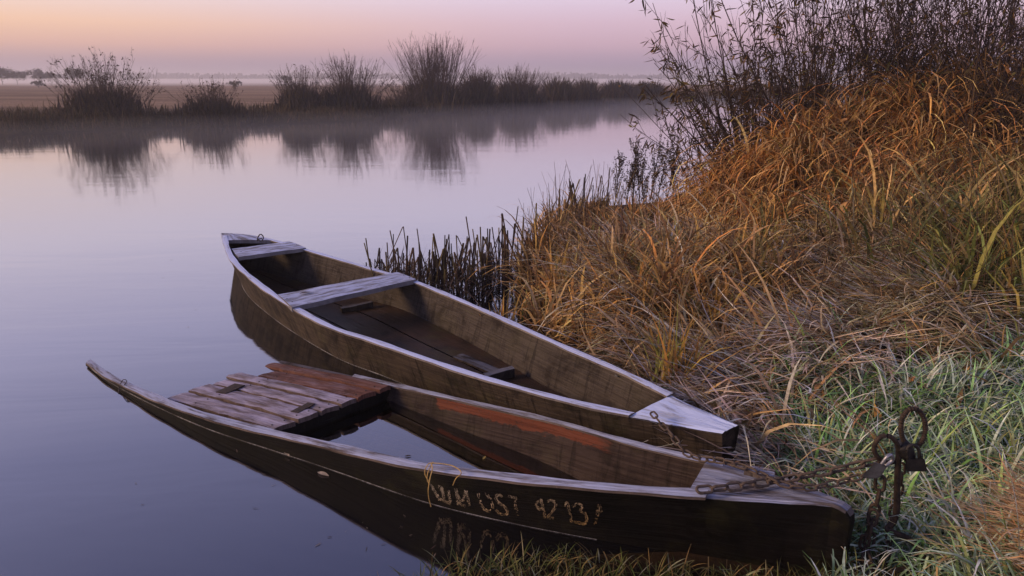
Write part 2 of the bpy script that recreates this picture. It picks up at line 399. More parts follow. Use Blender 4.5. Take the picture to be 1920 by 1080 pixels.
def plank_between(name, top, bot, win, thick, i0=0, i1=None, rows=6, rough_edge=.0, lip=0.0):
    """a solid bent board between two edge curves; win = inward unit vectors"""
    sl = slice(i0, i1); T, Bm, Wn = top[sl].copy(), bot[sl], win[sl]; n = len(T)
    if rough_edge: T[:, 2] += rng.normal(0, rough_edge, n)
    u = arclen(top)[sl]; f = np.linspace(0, 1, rows)
    oc = T[:, None] * (1 - f)[None, :, None] + Bm[:, None] * f[None, :, None]
    ic = oc + Wn[:, None] * thick
    prof = np.concatenate([oc, ic[:, ::-1]], 1); m_ = 2 * rows
    h = np.linalg.norm(T - Bm, axis=1)
    vv = np.concatenate([f[None] * h[:, None], f[::-1][None] * h[:, None]], 1)
    uv = np.stack([np.repeat(u[:, None], m_, 1), vv], -1).reshape(-1, 2)
    fc = []
    for i in range(n - 1):
        for j in range(m_):
            j2 = (j + 1) % m_
            fc.append((i * m_ + j, i * m_ + j2, (i + 1) * m_ + j2, (i + 1) * m_ + j))
    fc.append(tuple(range(m_))[::-1]); fc.append(tuple((n - 1) * m_ + j for j in range(m_)))
    return mesh_np(name, prof.reshape(-1, 3), fc, False, uv=uv)
def strip_on(name, top, win, width, thick, over=.006, i0=0, i1=None, z0=.003):
    """capping strip lying on a gunwale"""
    sl = slice(i0, i1); T, Wn = top[sl].copy(), win[sl]; n = len(T); u = arclen(top)[sl]
    wob = (.0025 * np.sin(u * 9) + .002 * np.sin(u * 23 + 1))[:, None]
    a_ = T - Wn * (over + wob); b_ = T + Wn * (width - over + wob)
    up = np.array([0, 0, 1.])
    ring = np.stack([a_ + up * (z0 + thick * .85), (a_ + b_) / 2 + up * (z0 + thick), b_ + up * (z0 + thick * .85), b_ + up * z0, a_ + up * z0], 1)
    uvv = np.stack([np.repeat(u[:, None], 5, 1), np.tile(np.array([0, width / 2, width, width + thick, -thick]), (n, 1))], -1).reshape(-1, 2)
    fc = [(i * 5 + j, i * 5 + (j + 1) % 5, (i + 1) * 5 + (j + 1) % 5, (i + 1) * 5 + j) for i in range(n - 1) for j in range(5)]
    fc += [tuple(range(5))[::-1], tuple((n - 1) * 5 + j for j in range(5))]
    return mesh_np(name, ring.reshape(-1, 3), fc, False, uv=uvv)
def slab(name, quad, thick, nu=10, nv=4, bow=.0, rough=.003, ragged=(0, 0), seed=0):
    """a board: quad = 4 top corners (a,b along the grain at one edge; d,c the other edge), thickness downwards, worn uneven edges"""
    r = np.random.default_rng(seed + 11)
    a_, b_, c_, d_ = [np.asarray(q, float) for q in quad]
    U = np.linspace(0, 1, nu); V = np.linspace(0, 1, nv)
    L = np.linalg.norm(b_ - a_); Wd = np.linalg.norm(d_ - a_)
    rag0 = np.cumsum(r.normal(0, 1, nv)) * ragged[0] * .5; rag1 = np.cumsum(r.normal(0, 1, nv)) * ragged[1] * .5
    uu = U[:, None] * np.ones((1, nv)); uu = uu + (1 - U)[:, None] * rag0[None] / L + U[:, None] * rag1[None] / L
    vv = V[None] * np.ones((nu, 1))
    edge = r.normal(0, rough, (nu, 2)) / max(Wd, .01)
    vv[:, 0] += edge[:, 0]; vv[:, -1] += edge[:, 1]
    top = a_ * ((1 - uu) * (1 - vv))[..., None] + b_ * (uu * (1 - vv))[..., None] + c_ * (uu * vv)[..., None] + d_ * ((1 - uu) * vv)[..., None]
    top[..., 2] += bow * np.sin(U * math.pi)[:, None] + r.normal(0, rough * .25, top.shape[:2])
    top[:, 0, 2] -= rough; top[:, -1, 2] -= rough
    botm = top.copy(); botm[..., 2] -= thick
    v = np.concatenate([top.reshape(-1, 3), botm.reshape(-1, 3)]); o_ = nu * nv; fc = []
    id_ = lambda i, j: i * nv + j
    for i in range(nu - 1):
        for j in range(nv - 1):
            q = (id_(i, j), id_(i + 1, j), id_(i + 1, j + 1), id_(i, j + 1)); fc.append(q); fc.append(tuple(o_ + k_ for k_ in q[::-1]))
    ed = [id_(i, 0) for i in range(nu)] + [id_(nu - 1, j) for j in range(1, nv)] + [id_(i, nv - 1) for i in range(nu - 2, -1, -1)] + [id_(0, j) for j in range(nv - 2, 0, -1)]
    for p_, q_ in zip(ed, ed[1:] + ed[:1]): fc.append((p_, o_ + p_, o_ + q_, q_))
    nrmz = np.cross(b_ - a_, d_ - a_)[2]
    if nrmz < 0: fc = [q[::-1] for q in fc]
    uv = np.stack([uu * L, vv * Wd], -1).reshape(-1, 2); uv = np.concatenate([uv, uv]) + seed * .37
    return mesh_np(name, v, fc, False, uv=uv)

# ------------------------------------------------------------------ water
m, t, b = mat('river_water')
pos = N(t, 'ShaderNodeNewGeometry').outputs['Position']
w1 = tex(t, pos, (.35, 1.3, 1), 1.1, 4, .55, .6); w2 = tex(t, pos, (.5, 1.8, 1), 5.0, 3, .5, .3); patch = tex(t, pos, (.05, .12, 1), 1.0, 3, .5)
hgt = mul(t, w1.outputs[0], mul(t, mul(t, w2.outputs[0], rng_map(t, patch.outputs[0], .5, .68)), .22), 'ADD')
bp = N(t, 'ShaderNodeBump'); bp.inputs['Strength'].default_value = 1.0; bp.inputs['Distance'].default_value = .0032; t.links.new(hgt, bp.inputs['Height'])
def mirror(t, bump, under, rough):
    fr = N(t, 'ShaderNodeFresnel'); fr.inputs[0].default_value = 1.6
    gl = N(t, 'ShaderNodeBsdfGlossy'); gl.inputs['Roughness'].default_value = rough; gl.inputs[0].default_value = (.97, .97, 1, 1)
    if bump is not None:
        t.links.new(bump, gl.inputs['Normal']); t.links.new(bump, fr.inputs['Normal'])
    ms = N(t, 'ShaderNodeMixShader'); t.links.new(mul(t, fr.outputs[0], .56, 'POWER'), ms.inputs[0]); t.links.new(under, ms.inputs[1]); t.links.new(gl.outputs[0], ms.inputs[2])
    t.links.new(ms.outputs[0], t.nodes['Material Output'].inputs[0])
df_b = N(t, 'ShaderNodeBsdfDiffuse'); df_b.inputs[0].default_value = (.003, .003, .005, 1)
mirror(t, bp.outputs[0], df_b.outputs[0], .068); t.nodes.remove(b)
WATER = m
m, t, b = mat('bilge_water')
tr = N(t, 'ShaderNodeBsdfTransparent'); tr.inputs[0].default_value = (.80, .64, .40, 1)
mirror(t, None, tr.outputs[0], .02); t.nodes.remove(b)
BILGE = m
winA = inward(AL.copy(), AR.copy()); winB = inward(BL.copy(), BR.copy())
def at_level(G, Bm, z, i, inset):
    f = (G[i, 2] - z) / (G[i, 2] - Bm[i, 2]); return G[i] * (1 - f) + Bm[i] * f
def idx_near(curve, p): return int(np.argmin(np.linalg.norm(curve[:, :2] - np.asarray(p)[:2], axis=1)))
iA0 = idx_near(AL, P(507, 819, .10)) - 3; iA1 = idx_near(AL, P(1307, 936, .302)) + 1
jA0 = idx_near(AR, P(737, 722, .068)) - 3; jA1 = idx_near(AR, P(1347, 871, .255)) + 1
def bilge_loop(inset, z):
    l_ = [at_level(AL, ABL, z, i, 0) + winA[i] * inset for i in range(iA0, min(iA1, NS) + 1) if ABL[i, 2] < z - .004]
    r_ = [at_level(AR, ABR, z, i, 0) - winA[i] * inset for i in range(jA0, min(jA1, NS) + 1) if ABR[i, 2] < z - .004]
    return l_ + r_[::-1]
hole = [(q[0], q[1], 0.0) for q in bilge_loop(.012, 0)]
outer = [(-900, -60, 0), (900, -60, 0), (900, 400, 0), (-900, 400, 0)]
allp = outer + hole
tri = tessellate_polygon([[Vector(q) for q in outer], [Vector(q) for q in hole]])
tri = [tuple(q) if (lambda a, b_, c: (b_[0] - a[0]) * (c[1] - a[1]) - (b_[1] - a[1]) * (c[0] - a[0]))(allp[q[0]], allp[q[1]], allp[q[2]]) > 0 else tuple(q)[::-1] for q in tri]
o = link('river_water', mesh_np('river_water', allp, tri), WATER); tag(o, kind='structure')
bl = [(q[0], q[1], 0.0015) for q in bilge_loop(.006, 0)]
tri = tessellate_polygon([[Vector(q) for q in bl]])
tri = [tuple(q) if (bl[q[1]][0] - bl[q[0]][0]) * (bl[q[2]][1] - bl[q[0]][1]) - (bl[q[1]][1] - bl[q[0]][1]) * (bl[q[2]][0] - bl[q[0]][0]) > 0 else tuple(q)[::-1] for q in tri]
o = link('bilge_water', mesh_np('bilge_water', bl, tri), BILGE); tag(o, 'still brown water lying in the half sunk front boat', 'water', kind='stuff')

# ------------------------------------------------------------------ timber
W_B = wood('timber_grey_brown', (.031, .022, .016), (.066, .048, .035), (.013, .009, .007), frost=.2, moss=.3, streak=.75)
W_BI = wood('timber_inside', (.044, .034, .029), (.070, .056, .048), (.022, .016, .014), frost=.15, moss=.15, streak=.6)
W_BCAP = wood('timber_capping_frosted', (.13, .11, .10), (.22, .19, .18), (.10, .08, .07), frost=.92, frost_lo=.34)
W_SEAT = wood('timber_seat_frosted', (.13, .125, .14), (.19, .18, .20), (.10, .092, .10), frost=.75, frost_lo=.47, frost_col=(.50, .57, .84))
W_FROST = wood('timber_thick_frost', (.20, .19, .19), (.30, .29, .30), (.16, .14, .14), frost=.95, frost_lo=.36, frost_col=(.58, .66, .92))
W_A = wood('timber_black_tarred', (.0045, .0035, .0030), (.0095, .0072, .0060), (.0028, .0024, .0022), frost=.05, moss=.3, rough=.6, streak=.5)
W_AI = wood('timber_red_brown', (.031, .020, .018), (.048, .033, .029), (.017, .011, .010), frost=.12, moss=.2, paint=(2.5, 3.5, -.01, .052, (.12, .036, .020)), streak=.6)
W_ACAP = wood('timber_capping_worn', (.085, .064, .055), (.16, .125, .11), (.055, .038, .032), frost=.62, frost_lo=.43, cracks=1.0)
W_DECK = wood('timber_deck_planks', (.090, .060, .052), (.165, .122, .110), (.060, .040, .034), frost=.8, frost_lo=.50, cracks=1.0, frost_col=(.50, .46, .62), soft=.24)
W_DECKRED = wood('timber_deck_red', (.115, .047, .033), (.165, .078, .058), (.070, .032, .025), frost=.5, frost_lo=.62, cracks=1.0, frost_col=(.42, .34, .42), soft=.24)
W_BLOCK = wood('timber_split_end_grain', (.085, .068, .062), (.18, .15, .145), (.050, .038, .034), frost=.5, frost_lo=.5, cracks=1.8)
W_SUNK = wood('timber_sunken_floor', (.20, .13, .045), (.27, .175, .065), (.13, .08, .03), moss=.3)
RUST = plain('rusty_iron', (.022, .016, .013), (.060, .038, .027), 60, .75, .001, .35)
DARKIRON = plain('dark_iron', (.020, .018, .018), (.042, .036, .032), 50, .6, .0008, .5)

# ---- far boat
fb = empty('rowing_boat', tuple(map(float, (BL[32] + BR[32]) / 2 * np.array([1, 1, 0]))))
tag(fb, 'afloat weathered grey brown wooden boat with two frosted plank seats', 'boat', 'wooden punts moored at the bank')
TH = .024
link('side_plank', plank_between('side_plank', BL, BBL, winB, TH), W_B, fb)
link('side_plank', plank_between('side_plank', BR, BBR, -winB, TH), W_BI, fb)
def bottom_mesh(name, l, r_, up, th, i0, i1):
    n = i1 - i0; rows = 7; f = np.linspace(0, 1, rows)
    top = l[i0:i1, None] * (1 - f)[None, :, None] + r_[i0:i1, None] * f[None, :, None]; top = top.copy(); top[..., 2] += up
    bt = top.copy(); bt[..., 2] -= th
    v = np.concatenate([top.reshape(-1, 3), bt.reshape(-1, 3)]); o_ = n * rows; fc = []
    for i in range(n - 1):
        for j in range(rows - 1):
            q = (i * rows + j, i * rows + j + 1, (i + 1) * rows + j + 1, (i + 1) * rows + j); fc += [q[::-1], tuple(o_ + k_ for k_ in q)]
    u = arclen(l)[i0:i1]; wv = np.linalg.norm(r_ - l, axis=1)[i0:i1]
    uv = np.stack([np.repeat(u[:, None], rows, 1), f[None] * wv[:, None]], -1).reshape(-1, 2)
    return mesh_np(name, v, fc, False, uv=np.concatenate([uv, uv]))
# floor of three broad boards, its top just above the river level
fl_l = BBL.copy(); fl_r = BBR.copy()
zf = np.maximum(.014, BBL[:, 2] + .02)
def floor_edge(G, Bm, s):
    f = ((G[:, 2] - zf) / (G[:, 2] - Bm[:, 2]))[:, None]; q = G * (1 - f) + Bm * f + s * winB * .020; q[:, 2] = zf; return q
FL, FR_ = floor_edge(BL, BBL, 1), floor_edge(BR, BBR, -1)
W_FLOOR = wood('timber_wet_floor', (.030, .017, .011), (.052, .029, .018), (.016, .010, .007), moss=.4, rough=.4)
for q in range(3):
    a_, b_ = q / 3, (q + 1) / 3 - .012
    link('floor_board', bottom_mesh('floor_board', FL * (1 - a_) + FR_ * a_, FL * (1 - b_) + FR_ * b_, .0 + .002 * q, .02, 2, NS - 4), W_FLOOR, fb)
link('bottom', bottom_mesh('bottom', BBL, BBR, 0.0, .02, 0, NS), W_B, fb)
ND = 6
link('gunwale', strip_on('gunwale', BL, winB, .042, .012, .008, 1, NS - 5), W_BCAP, fb)
link('gunwale', strip_on('gunwale', BR, -winB, .042, .012, .008, 1, NS - 5), W_BCAP, fb)
def transom(name, gl, gr, bl_, br_, dirv, th):
    o1 = [gl, gr, br_, bl_]; v = [q for q in o1] + [q + dirv * th for q in o1]
    fc = [(0, 1, 2, 3), (7, 6, 5, 4), (0, 4, 5, 1), (1, 5, 6, 2), (2, 6, 7, 3), (3, 7, 4, 0)]
    uv = [(0, 0), (.3, 0), (.3, .3), (0, .3)] * 2
    return mesh_np(name, v, fc, False, uv=np.array(uv, float))
axB = nrm(((BL + BR) / 2)[-1] - ((BL + BR) / 2)[0]); axB[2] = 0
sd_ = nrm(((BL + BR) / 2)[0] - ((BL + BR) / 2)[4]); sd_[2] = 0
link('transom', transom('transom', BL[0], BR[0], BBL[0], BBR[0], sd_, .03), W_B, fb)
up3 = np.array([0, 0, 1.])
# stern deck
link('stern_deck', slab('stern_deck', [BL[0] + up3 * .012 - axB * .04, BL[3] + up3 * .014 + winB[3] * .0, BR[3] + up3 * .014, BR[0] + up3 * .012 - axB * .04], .03, 6, 5, seed=3), W_SEAT, fb)
# seats
def thwart(G1, i1, G2, i2, w, th, z, over, m_, name='seat', seed=0):
    a_, b_ = G1[i1].copy(), G2[i2].copy(); a_[2] = b_[2] = z; d_ = nrm(b_ - a_); a_ = a_ - d_ * over; b_ = b_ + d_ * over
    n_ = np.array([-d_[1], d_[0], 0]) * w
    return link(name, slab(name, [a_, b_, b_ + n_, a_ + n_], th, 12, 4, .0, .003, (.004, .006), seed), m_, fb)
SEAT1 = link('seat', slab('seat', [P(547, 575, .248), P(779, 523, .248), P(745, 509, .248), P(520, 552, .248)], .032, 14, 4, .0, .003, (.004, .006), 1), W_SEAT, fb)
SEAT2 = link('seat', slab('seat', [P(446, 481, .292), P(573, 464, .292), P(540, 452, .292), P(434, 466, .292)], .03, 12, 4, .0, .003, (.004, .006), 2), W_SEAT, fb)
# solid bow with frosted top
def block(name, L, Rr, lb, rb, i0, nose=.0, zup=.012, seed=5, mats=None):
    """solid timber end between the sides, top slightly proud, nose rounded"""
    n = NS - i0; l, r_ = L[i0:].copy(), Rr[i0:].copy(); l2, r2 = lb[i0:].copy(), rb[i0:].copy()
    rr = np.random.default_rng(seed); V = np.linspace(0, 1, 9)
    rings = []
    for i in range(n):
        tp = l[i] * (1 - V)[:, None] + r_[i] * V[:, None]; tp[:, 2] += zup + rr.normal(0, .0012, 9); tp[0, 2] -= .006; tp[-1, 2] -= .006
        bt = l2[i] * (1 - V)[:, None] + r2[i] * V[:, None]
        mid_r = [tp[-1] * (1 - f) + bt[-1] * f for f in (.15, .5, .85)]; mid_l = [tp[0] * (1 - f) + bt[0] * f for f in (.85, .5, .15)]
        rings.append(np.vstack([tp, mid_r, bt[::-1], mid_l]))
    if nose:
        ax = nrm((l[-1] + r_[-1]) / 2 - (l[0] + r_[0]) / 2); ax[2] = 0; c = rings[-1].mean(0)
        for f, s in ((.35, .975), (.7, .91), (.92, .80), (1.0, .66)):
            q = c + (rings[n - 1] - c) * s + ax * nose * f; rings.append(q)
    A_ = np.stack(rings); m_ = A_.shape[1]; N_ = len(A_)
    fc = [(i * m_ + j, i * m_ + (j + 1) % m_, (i + 1) * m_ + (j + 1) % m_, (i + 1) * m_ + j) for i in range(N_ - 1) for j in range(m_)]
    fc += [tuple(range(m_))[::-1], tuple((N_ - 1) * m_ + j for j in range(m_))]
    uvu = np.r_[arclen((L + Rr) / 2)[i0:], [arclen((L + Rr) / 2)[-1] + .02 * q for q in range(1, N_ - n + 1)]]
    wv = np.r_[V * .25, [.27, .3, .33], .35 + V * .25, [.62, .65, .68]]
    uv = np.stack([np.repeat(uvu[:, None], m_, 1), np.tile(wv, (N_, 1))], -1).reshape(-1, 2)
    me = mesh_np(name, A_.reshape(-1, 3), [q[::-1] for q in fc], False, uv=uv)
    bm = bmesh.new(); bm.from_mesh(me); bmesh.ops.recalc_face_normals(bm, faces=bm.faces); bm.to_mesh(me); bm.free()
    if mats:
        for q in mats: me.materials.append(q)
        for q in me.polygons: q.material_index = 0 if q.normal.z > .45 else 1
    return me
link('bow_block', block('bow_block', BL + winB * .001, BR - winB * .001, BBL, BBR, NS - 6, .0, .010, 5, (W_FROST, W_B)), None, fb)
# rib across the floor, side cleats
def bar(name, a_, b_, w, h, m_, parent, seed=0):
    a_, b_ = np.asarray(a_, float), np.asarray(b_, float); d_ = nrm(b_ - a_); n_ = np.array([-d_[1], d_[0], 0]) * w
    return link(name, slab(name, [a_, b_, b_ + n_, a_ + n_], h, 8, 3, 0, .002, (.002, .002), seed), m_, parent)
bar('floor_rib', P(912, 705, .06), P(965, 690, .075), .04, .05, W_BI, fb, 4)
bar('floor_rib', P(640, 578, .05), P(700, 566, .06), .04, .045, W_BI, fb, 6)
iq = idx_near(BR, P(850, 560, .27))
bar('loose_board', P(850, 668, .03), P(925, 700, .03), .07, .012, W_BI, fb, 9)

# ---- near boat
na = empty('rowing_boat', tuple(map(float, (AL[32] + AR[32]) / 2 * np.array([1, 1, 0]))))
tag(na, 'half sunk dark wooden boat with planked stern deck and worn painted registration', 'boat', 'wooden punts moored at the bank')
hullA = link('side_plank', plank_between('side_plank', AL, ABL, winA, .026), W_A, na)
link('side_plank', plank_between('side_plank', AR, ABR, -winA, .026), W_AI, na)
link('bottom', bottom_mesh('bottom', ABL, ABR, .0, .024, 0, NS), W_SUNK, na)
iN = idx_near(AL, P(1315, 936, .302))
link('gunwale', strip_on('gunwale', AL, winA, .048, .012, .006, 0, iN + 1), W_ACAP, na)
link('gunwale', strip_on('gunwale', AR, -winA, .036, .010, .006, jA0 - 1, iN + 1), W_ACAP, na)
link('bow_block', block('bow_block', AL - winA * .002, AR + winA * .002, ABL, ABR, iN - 1, .055, .010, 8, (W_BLOCK, W_A)), None, na)
link('transom', transom('transom', AL[0], AR[0], ABL[0], ABR[0], np.array([-.8, .6, 0]), .02), W_A, na)
# stern deck of six boards running fore and aft
f0, f1 = P(509, 806, .086), P(734, 723, .082); r0, r1 = P(322, 752, .022), P(538, 684, .002)
cuts = [0, .185, .375, .53, .68, .86, 1.0]; lift = [0, .003, .001, .004, .0, .005]; back = [.0, .02, .0, .05, -.10, .02]
DECKB = []
for q in range(6):
    a0, a1 = cuts[q] + .013, cuts[q + 1] - .013
    fa, fb_ = f0 * (1 - a0) + f1 * a0, f0 * (1 - a1) + f1 * a1
    ra, rb_ = r0 * (1 - a0) + r1 * a0, r0 * (1 - a1) + r1 * a1
    ext = nrm(ra - fa); fwd = -ext * [.0, .006, -.004, .008, .0, .006][q]
    ra = ra + ext * (.06 + back[q]); rb_ = rb_ + ext * (.06 + back[q])
    u_ = up3 * (lift[q] + .004)
    DECKB.append(None); DECKB[-1] = link('deck_board', slab('deck_board', [ra + u_, fa + u_ + fwd, fb_ + u_ + fwd, rb_ + u_], .024, 16, 5, .004, .0035, (.012, .006), 20 + q), W_DECKRED if q >= 4 else W_DECK, na)
# bulkhead below the front edge of the deck: two boards, and a beam
dn = nrm(f1 - f0); inn_ = np.array([-dn[1], dn[0], 0]) * .0
ax_ = nrm((r0 + r1) / 2 - (f0 + f1) / 2); ax_[2] = 0
for q, (zt, zb_) in enumerate(((.060, .022), (.018, -.10))):
    a_, b_ = f0 + ax_ * (.012 + .008 * q), f1 + ax_ * (.012 + .008 * q)
    tq = [np.array([a_[0], a_[1], zt]), np.array([b_[0], b_[1], zt]), np.array([b_[0], b_[1], zt]) + ax_ * .02, np.array([a_[0], a_[1], zt]) + ax_ * .02]
    link('bulkhead_board', slab('bulkhead_board', tq, zt - zb_, 12, 3, 0, .002, (0, 0), 40 + q), W_A, na)
# two hinges on the deck
def deck_pt(x, y):
    a_ = P(x, y, .1); n_ = np.cross(f1 - f0, r0 - f0); n_ = n_ / np.linalg.norm(n_)
    cam_ = np.array([0, 0, CH]); d_ = a_ - cam_; return cam_ + d_ * (np.dot(f0 - cam_, n_) / np.dot(d_, n_))
for (c1_, c2_, c3_, c4_) in (((405, 738), (424, 741), (460, 725), (441, 722)), ((545, 775), (560, 777), (592, 760), (578, 758))):
    pts4 = [deck_pt(*q) + up3 * .012 for q in (c1_, c4_, c3_, c2_)]
    link('hinge', slab('hinge', pts4, .005, 6, 3, 0, .001, (.002, .002), 50), RUST, na)
# plank end on the right side of the bow, ragged
bar('side_batten', P(1395, 880, .335), P(1453, 893, .335), .03, .02, W_BLOCK, na, 12)

# thin pale rim of ice where the water meets the hulls
ICE = plain('rim_ice', (.10, .09, .09), (.42, .42, .45), 60, .5, 0)
def rim(G, Bm, w, i0, i1, parent, s_):
    pts_ = np.array([at_level(G, Bm, .002, i, 0) - s_ * w[i] * .0015 for i in range(i0, i1) if G[i, 2] > .006 and Bm[i, 2] < -.01])
    u = arclen(pts_); rad = .0008 + .0006 * np.sin(u * 7 + 1) * np.sin(u * 19)
    v_, f_ = tubes(pts_[None], rad[None], 5); link('ice_rim', mesh_np('ice_rim', v_, [tuple(q) for q in f_], True), ICE, parent)
rim(BL, BBL, winB, 0, NS - 12, fb, 1); rim(AL, ABL, winA, 1, NS - 12, na, 1)
# nail heads along the deck ends and the seats
def disc(name, r, h, n=7):
    a = np.arange(n) * 2 * math.pi / n; v_ = [(r * math.cos(q), r * math.sin(q), 0) for q in a] + [(r * .6 * math.cos(q), r * .6 * math.sin(q), h) for q in a]
    return mesh_np(name, v_, [(i, (i + 1) % n, n + (i + 1) % n, n + i) for i in range(n)] + [tuple(range(n, 2 * n))])
NAIL = disc('nail', .0048, .0025); NAIL.materials.append(DARKIRON)
def nail(p_, parent):
    o = bpy.data.objects.new('nail', NAIL); COL.objects.link(o); o.parent = parent; o.location = Vector(map(float, p_))
for q in range(6):
    for f_ in (.25, .75):
        a_ = cuts[q] + (cuts[q + 1] - cuts[q]) * f_; fp, rp2 = f0 * (1 - a_) + f1 * a_, r0 * (1 - a_) + r1 * a_
        for g_ in (.05, .80): nail(fp * (1 - g_) + rp2 * g_ + up3 * (lift[q] + .0045 + .004 * math.sin(g_ * math.pi)), DECKB[q])
for (px_, py_, z_) in ((538, 560, .249), (548, 566, .249), (757, 516, .249), (768, 521, .249), (452, 472, .293), (556, 459, .293)): nail(P(px_, py_, z_), SEAT1 if z_ < .27 else SEAT2)

# ---- registration painted on the dark side, mostly flaked away
bm = bmesh.new(); bm.from_mesh(hullA.data); hull_bvh = BVHTree.FromBMesh(bm); bm.free()
strokes = {
 'W': [[(95, 250), (135, 320), (185, 410)], [(168, 272), (205, 295), (228, 395)], [(185, 400), (240, 425), (295, 448)], [(212, 285), (195, 320)], [(272, 310), (290, 430)]],
 'M': [[(342, 290), (355, 360), (378, 462)], [(345, 300), (372, 380), (405, 430)], [(360, 440), (445, 475)], [(445, 312), (420, 420)], [(448, 315), (468, 400), (482, 470)]],
 'O': [[(572, 342), (580, 400), (600, 455), (635, 508), (690, 520), (716, 480), (705, 430), (670, 370), (638, 335)]],
 'S': [[(810, 380), (775, 358), (745, 385), (775, 435), (835, 480), (866, 530), (845, 556), (790, 545), (748, 505)]],
 'T': [[(868, 372), (955, 392)], [(945, 395), (940, 455), (958, 520), (975, 565)]],
 '4': [[(1200, 400), (1148, 450), (1180, 500), (1230, 490)], [(1195, 400), (1215, 480), (1240, 590)]],
 '2': [[(1262, 418), (1310, 412), (1345, 455), (1315, 520), (1268, 580), (1325, 590)]],
 '1': [[(1428, 468), (1462, 440), (1478, 510), (1505, 635)]],
 '3': [[(1512, 478), (1560, 445), (1608, 470), (1590, 520), (1640, 545), (1655, 610), (1630, 645), (1560, 632), (1525, 618)]],
 'A': [[(1738, 655), (1762, 560), (1782, 460), (1800, 530)], [(1745, 525), (1808, 522)]]}
wear = {'O': .36, 'T': .3, 'A': .36, 'M': .55, 'W': .6, '1': .55}
lv, lf, lc = [], [], []
def on_hull(px, py):
    d_ = Vector(P(px, py, 0)) - Vector((0, 0, CH)); h = hull_bvh.ray_cast(Vector((0, 0, CH)), d_.normalized())
    return (np.array(h[0] + h[1] * (.0016 if h[1].dot(d_) < 0 else -.0016)), np.array(h[1])) if h[0] is not None else (None, None)
let_me = {}
PAINT = attr_mat('flaked_paint', .8, .5, .2, 0)
for ch, sts in strokes.items():
    lv, lf, lc = [], [], []
    for st in sts:
        s_ = spline([(x / 5.333 + 790, y / 5.333 + 860, 0) for x, y in st], 26)
        seg = np.gradient(s_[:, :2], axis=0); seg = nrm(seg); perp = np.stack([-seg[:, 1], seg[:, 0]], 1)
        lanes = 5
        for i in range(len(s_) - 1):
            for ln in range(lanes):
                if rng.random() > wear.get(ch, .66): continue
                o0, o1 = -2.6 + 5.2 * ln / lanes + rng.normal(0, .35), -2.6 + 5.2 * (ln + .9) / lanes + rng.normal(0, .35)
                pts_ = [on_hull(*(s_[i, :2] + perp[i] * o0)), on_hull(*(s_[i, :2] + perp[i] * o1)), on_hull(*(s_[i + 1, :2] + perp[i + 1] * o1)), on_hull(*(s_[i + 1, :2] + perp[i + 1] * o0))]
                if any(q[0] is None for q in pts_): continue
                b0 = len(lv); lv += [q[0] for q in pts_]; lf.append((b0, b0 + 1, b0 + 2, b0 + 3))
                yy = (s_[i, 1] - 905) / 75
                c_ = np.array([.42, .36, .29]) * (1 - np.clip(yy, 0, 1)) + np.array([.40, .25, .10]) * np.clip(yy, 0, 1)
                lc += [c_ * rng.uniform(.35, .9)] * 4
    if lv: link('letter', mesh_np('letter', np.array(lv), np.array(lf), False, np.array(lc)), PAINT, hullA)

# ------------------------------------------------------------------ iron mooring post, padlocks and chains
RB = 1.93
post = empty('mooring_post', tuple(map(float, P(1668, 1072, .07))))
tag(post, 'bent rusty iron mooring rod with two ring eyes in frosted grass', 'mooring post')
rod = [Q(1686, 836, RB), Q(1684, 866, RB), Q(1682, 915, RB), Q(1681, 955, RB), Q(1675, 978, RB), Q(1664, 993, RB - .01), Q(1676, 999, RB - .025), Q(1700, 1009, RB - .04), Q(1720, 1024, RB - .055), Q(1731, 1042, RB - .075), Q(1718, 1061, RB - .10), Q(1668, 1074, RB - .12)]
link('rod', tube_mesh('rod', rod, [.0095, .0095, .0105, .0105, .0105, .0105], 10, 60), RUST, post)
ring = [Q(1712 + 23 * math.sin(q), 802 - 36 * math.cos(q), RB + .01) for q in np.linspace(-2.75, 2.75, 18)]
rp = spline(ring, 150); rr_ = .0075 + .0012 * np.sin(np.arange(150) * 2 * math.pi / 4.0)
v_, f_ = tubes(rp[None], rr_[None], 8); link('twisted_ring', mesh_np('twisted_ring', v_, [tuple(q) for q in f_], True), RUST, post)
eye = [Q(1686, 846, RB - .004), Q(1682, 832, RB - .012), Q(1668, 818, RB - .016), Q(1650, 820, RB - .016), Q(1639, 838, RB - .012), Q(1644, 855, RB - .008), Q(1660, 866, RB - .004), Q(1676, 866, RB)]
link('ring_eye', tube_mesh('ring_eye', eye, .0075, 9, 40), RUST, post)
link('collar', tube_mesh('collar', [Q(1690, 832, RB), Q(1705, 858, RB)], [.022, .026, .02], 10, 6), DARKIRON, post)
def padlock(label, corners, Y, th, shackle):
    e = empty('padlock', tuple(map(float, np.mean([Q(*q, Y) for q in corners], 0)))); tag(e, label, 'padlock', 'padlocks on the mooring post')
    bm = bmesh.new(); fr_ = [bm.verts.new(Q(x, y, Y - th / 2)) for x, y in corners]; bk = [bm.verts.new(Q(x, y, Y + th / 2)) for x, y in corners]
    bm.faces.new(fr_); bm.faces.new(bk[::-1]); n = len(corners)
    for i in range(n): bm.faces.new((fr_[i], bk[i], bk[(i + 1) % n], fr_[(i + 1) % n]))
    bmesh.ops.recalc_face_normals(bm, faces=bm.faces)
    bmesh.ops.bevel(bm, geom=bm.edges[:], offset=.004, segments=2, affect='EDGES')
    me = bpy.data.meshes.new('body'); bm.to_mesh(me); bm.free(); link('body', me, LOCKM, e)
    link('shackle', tube_mesh('shackle', [Q(x, y, Y + dz) for x, y, dz in shackle], .0055, 8, 24), STEEL, e)
LOCKM = plain('padlock_grey', (.085, .078, .074), (.15, .14, .135), 40, .5, .0006, .4)
STEEL = plain('worn_steel', (.25, .25, .28), (.38, .38, .44), 60, .4, .0004, .7)
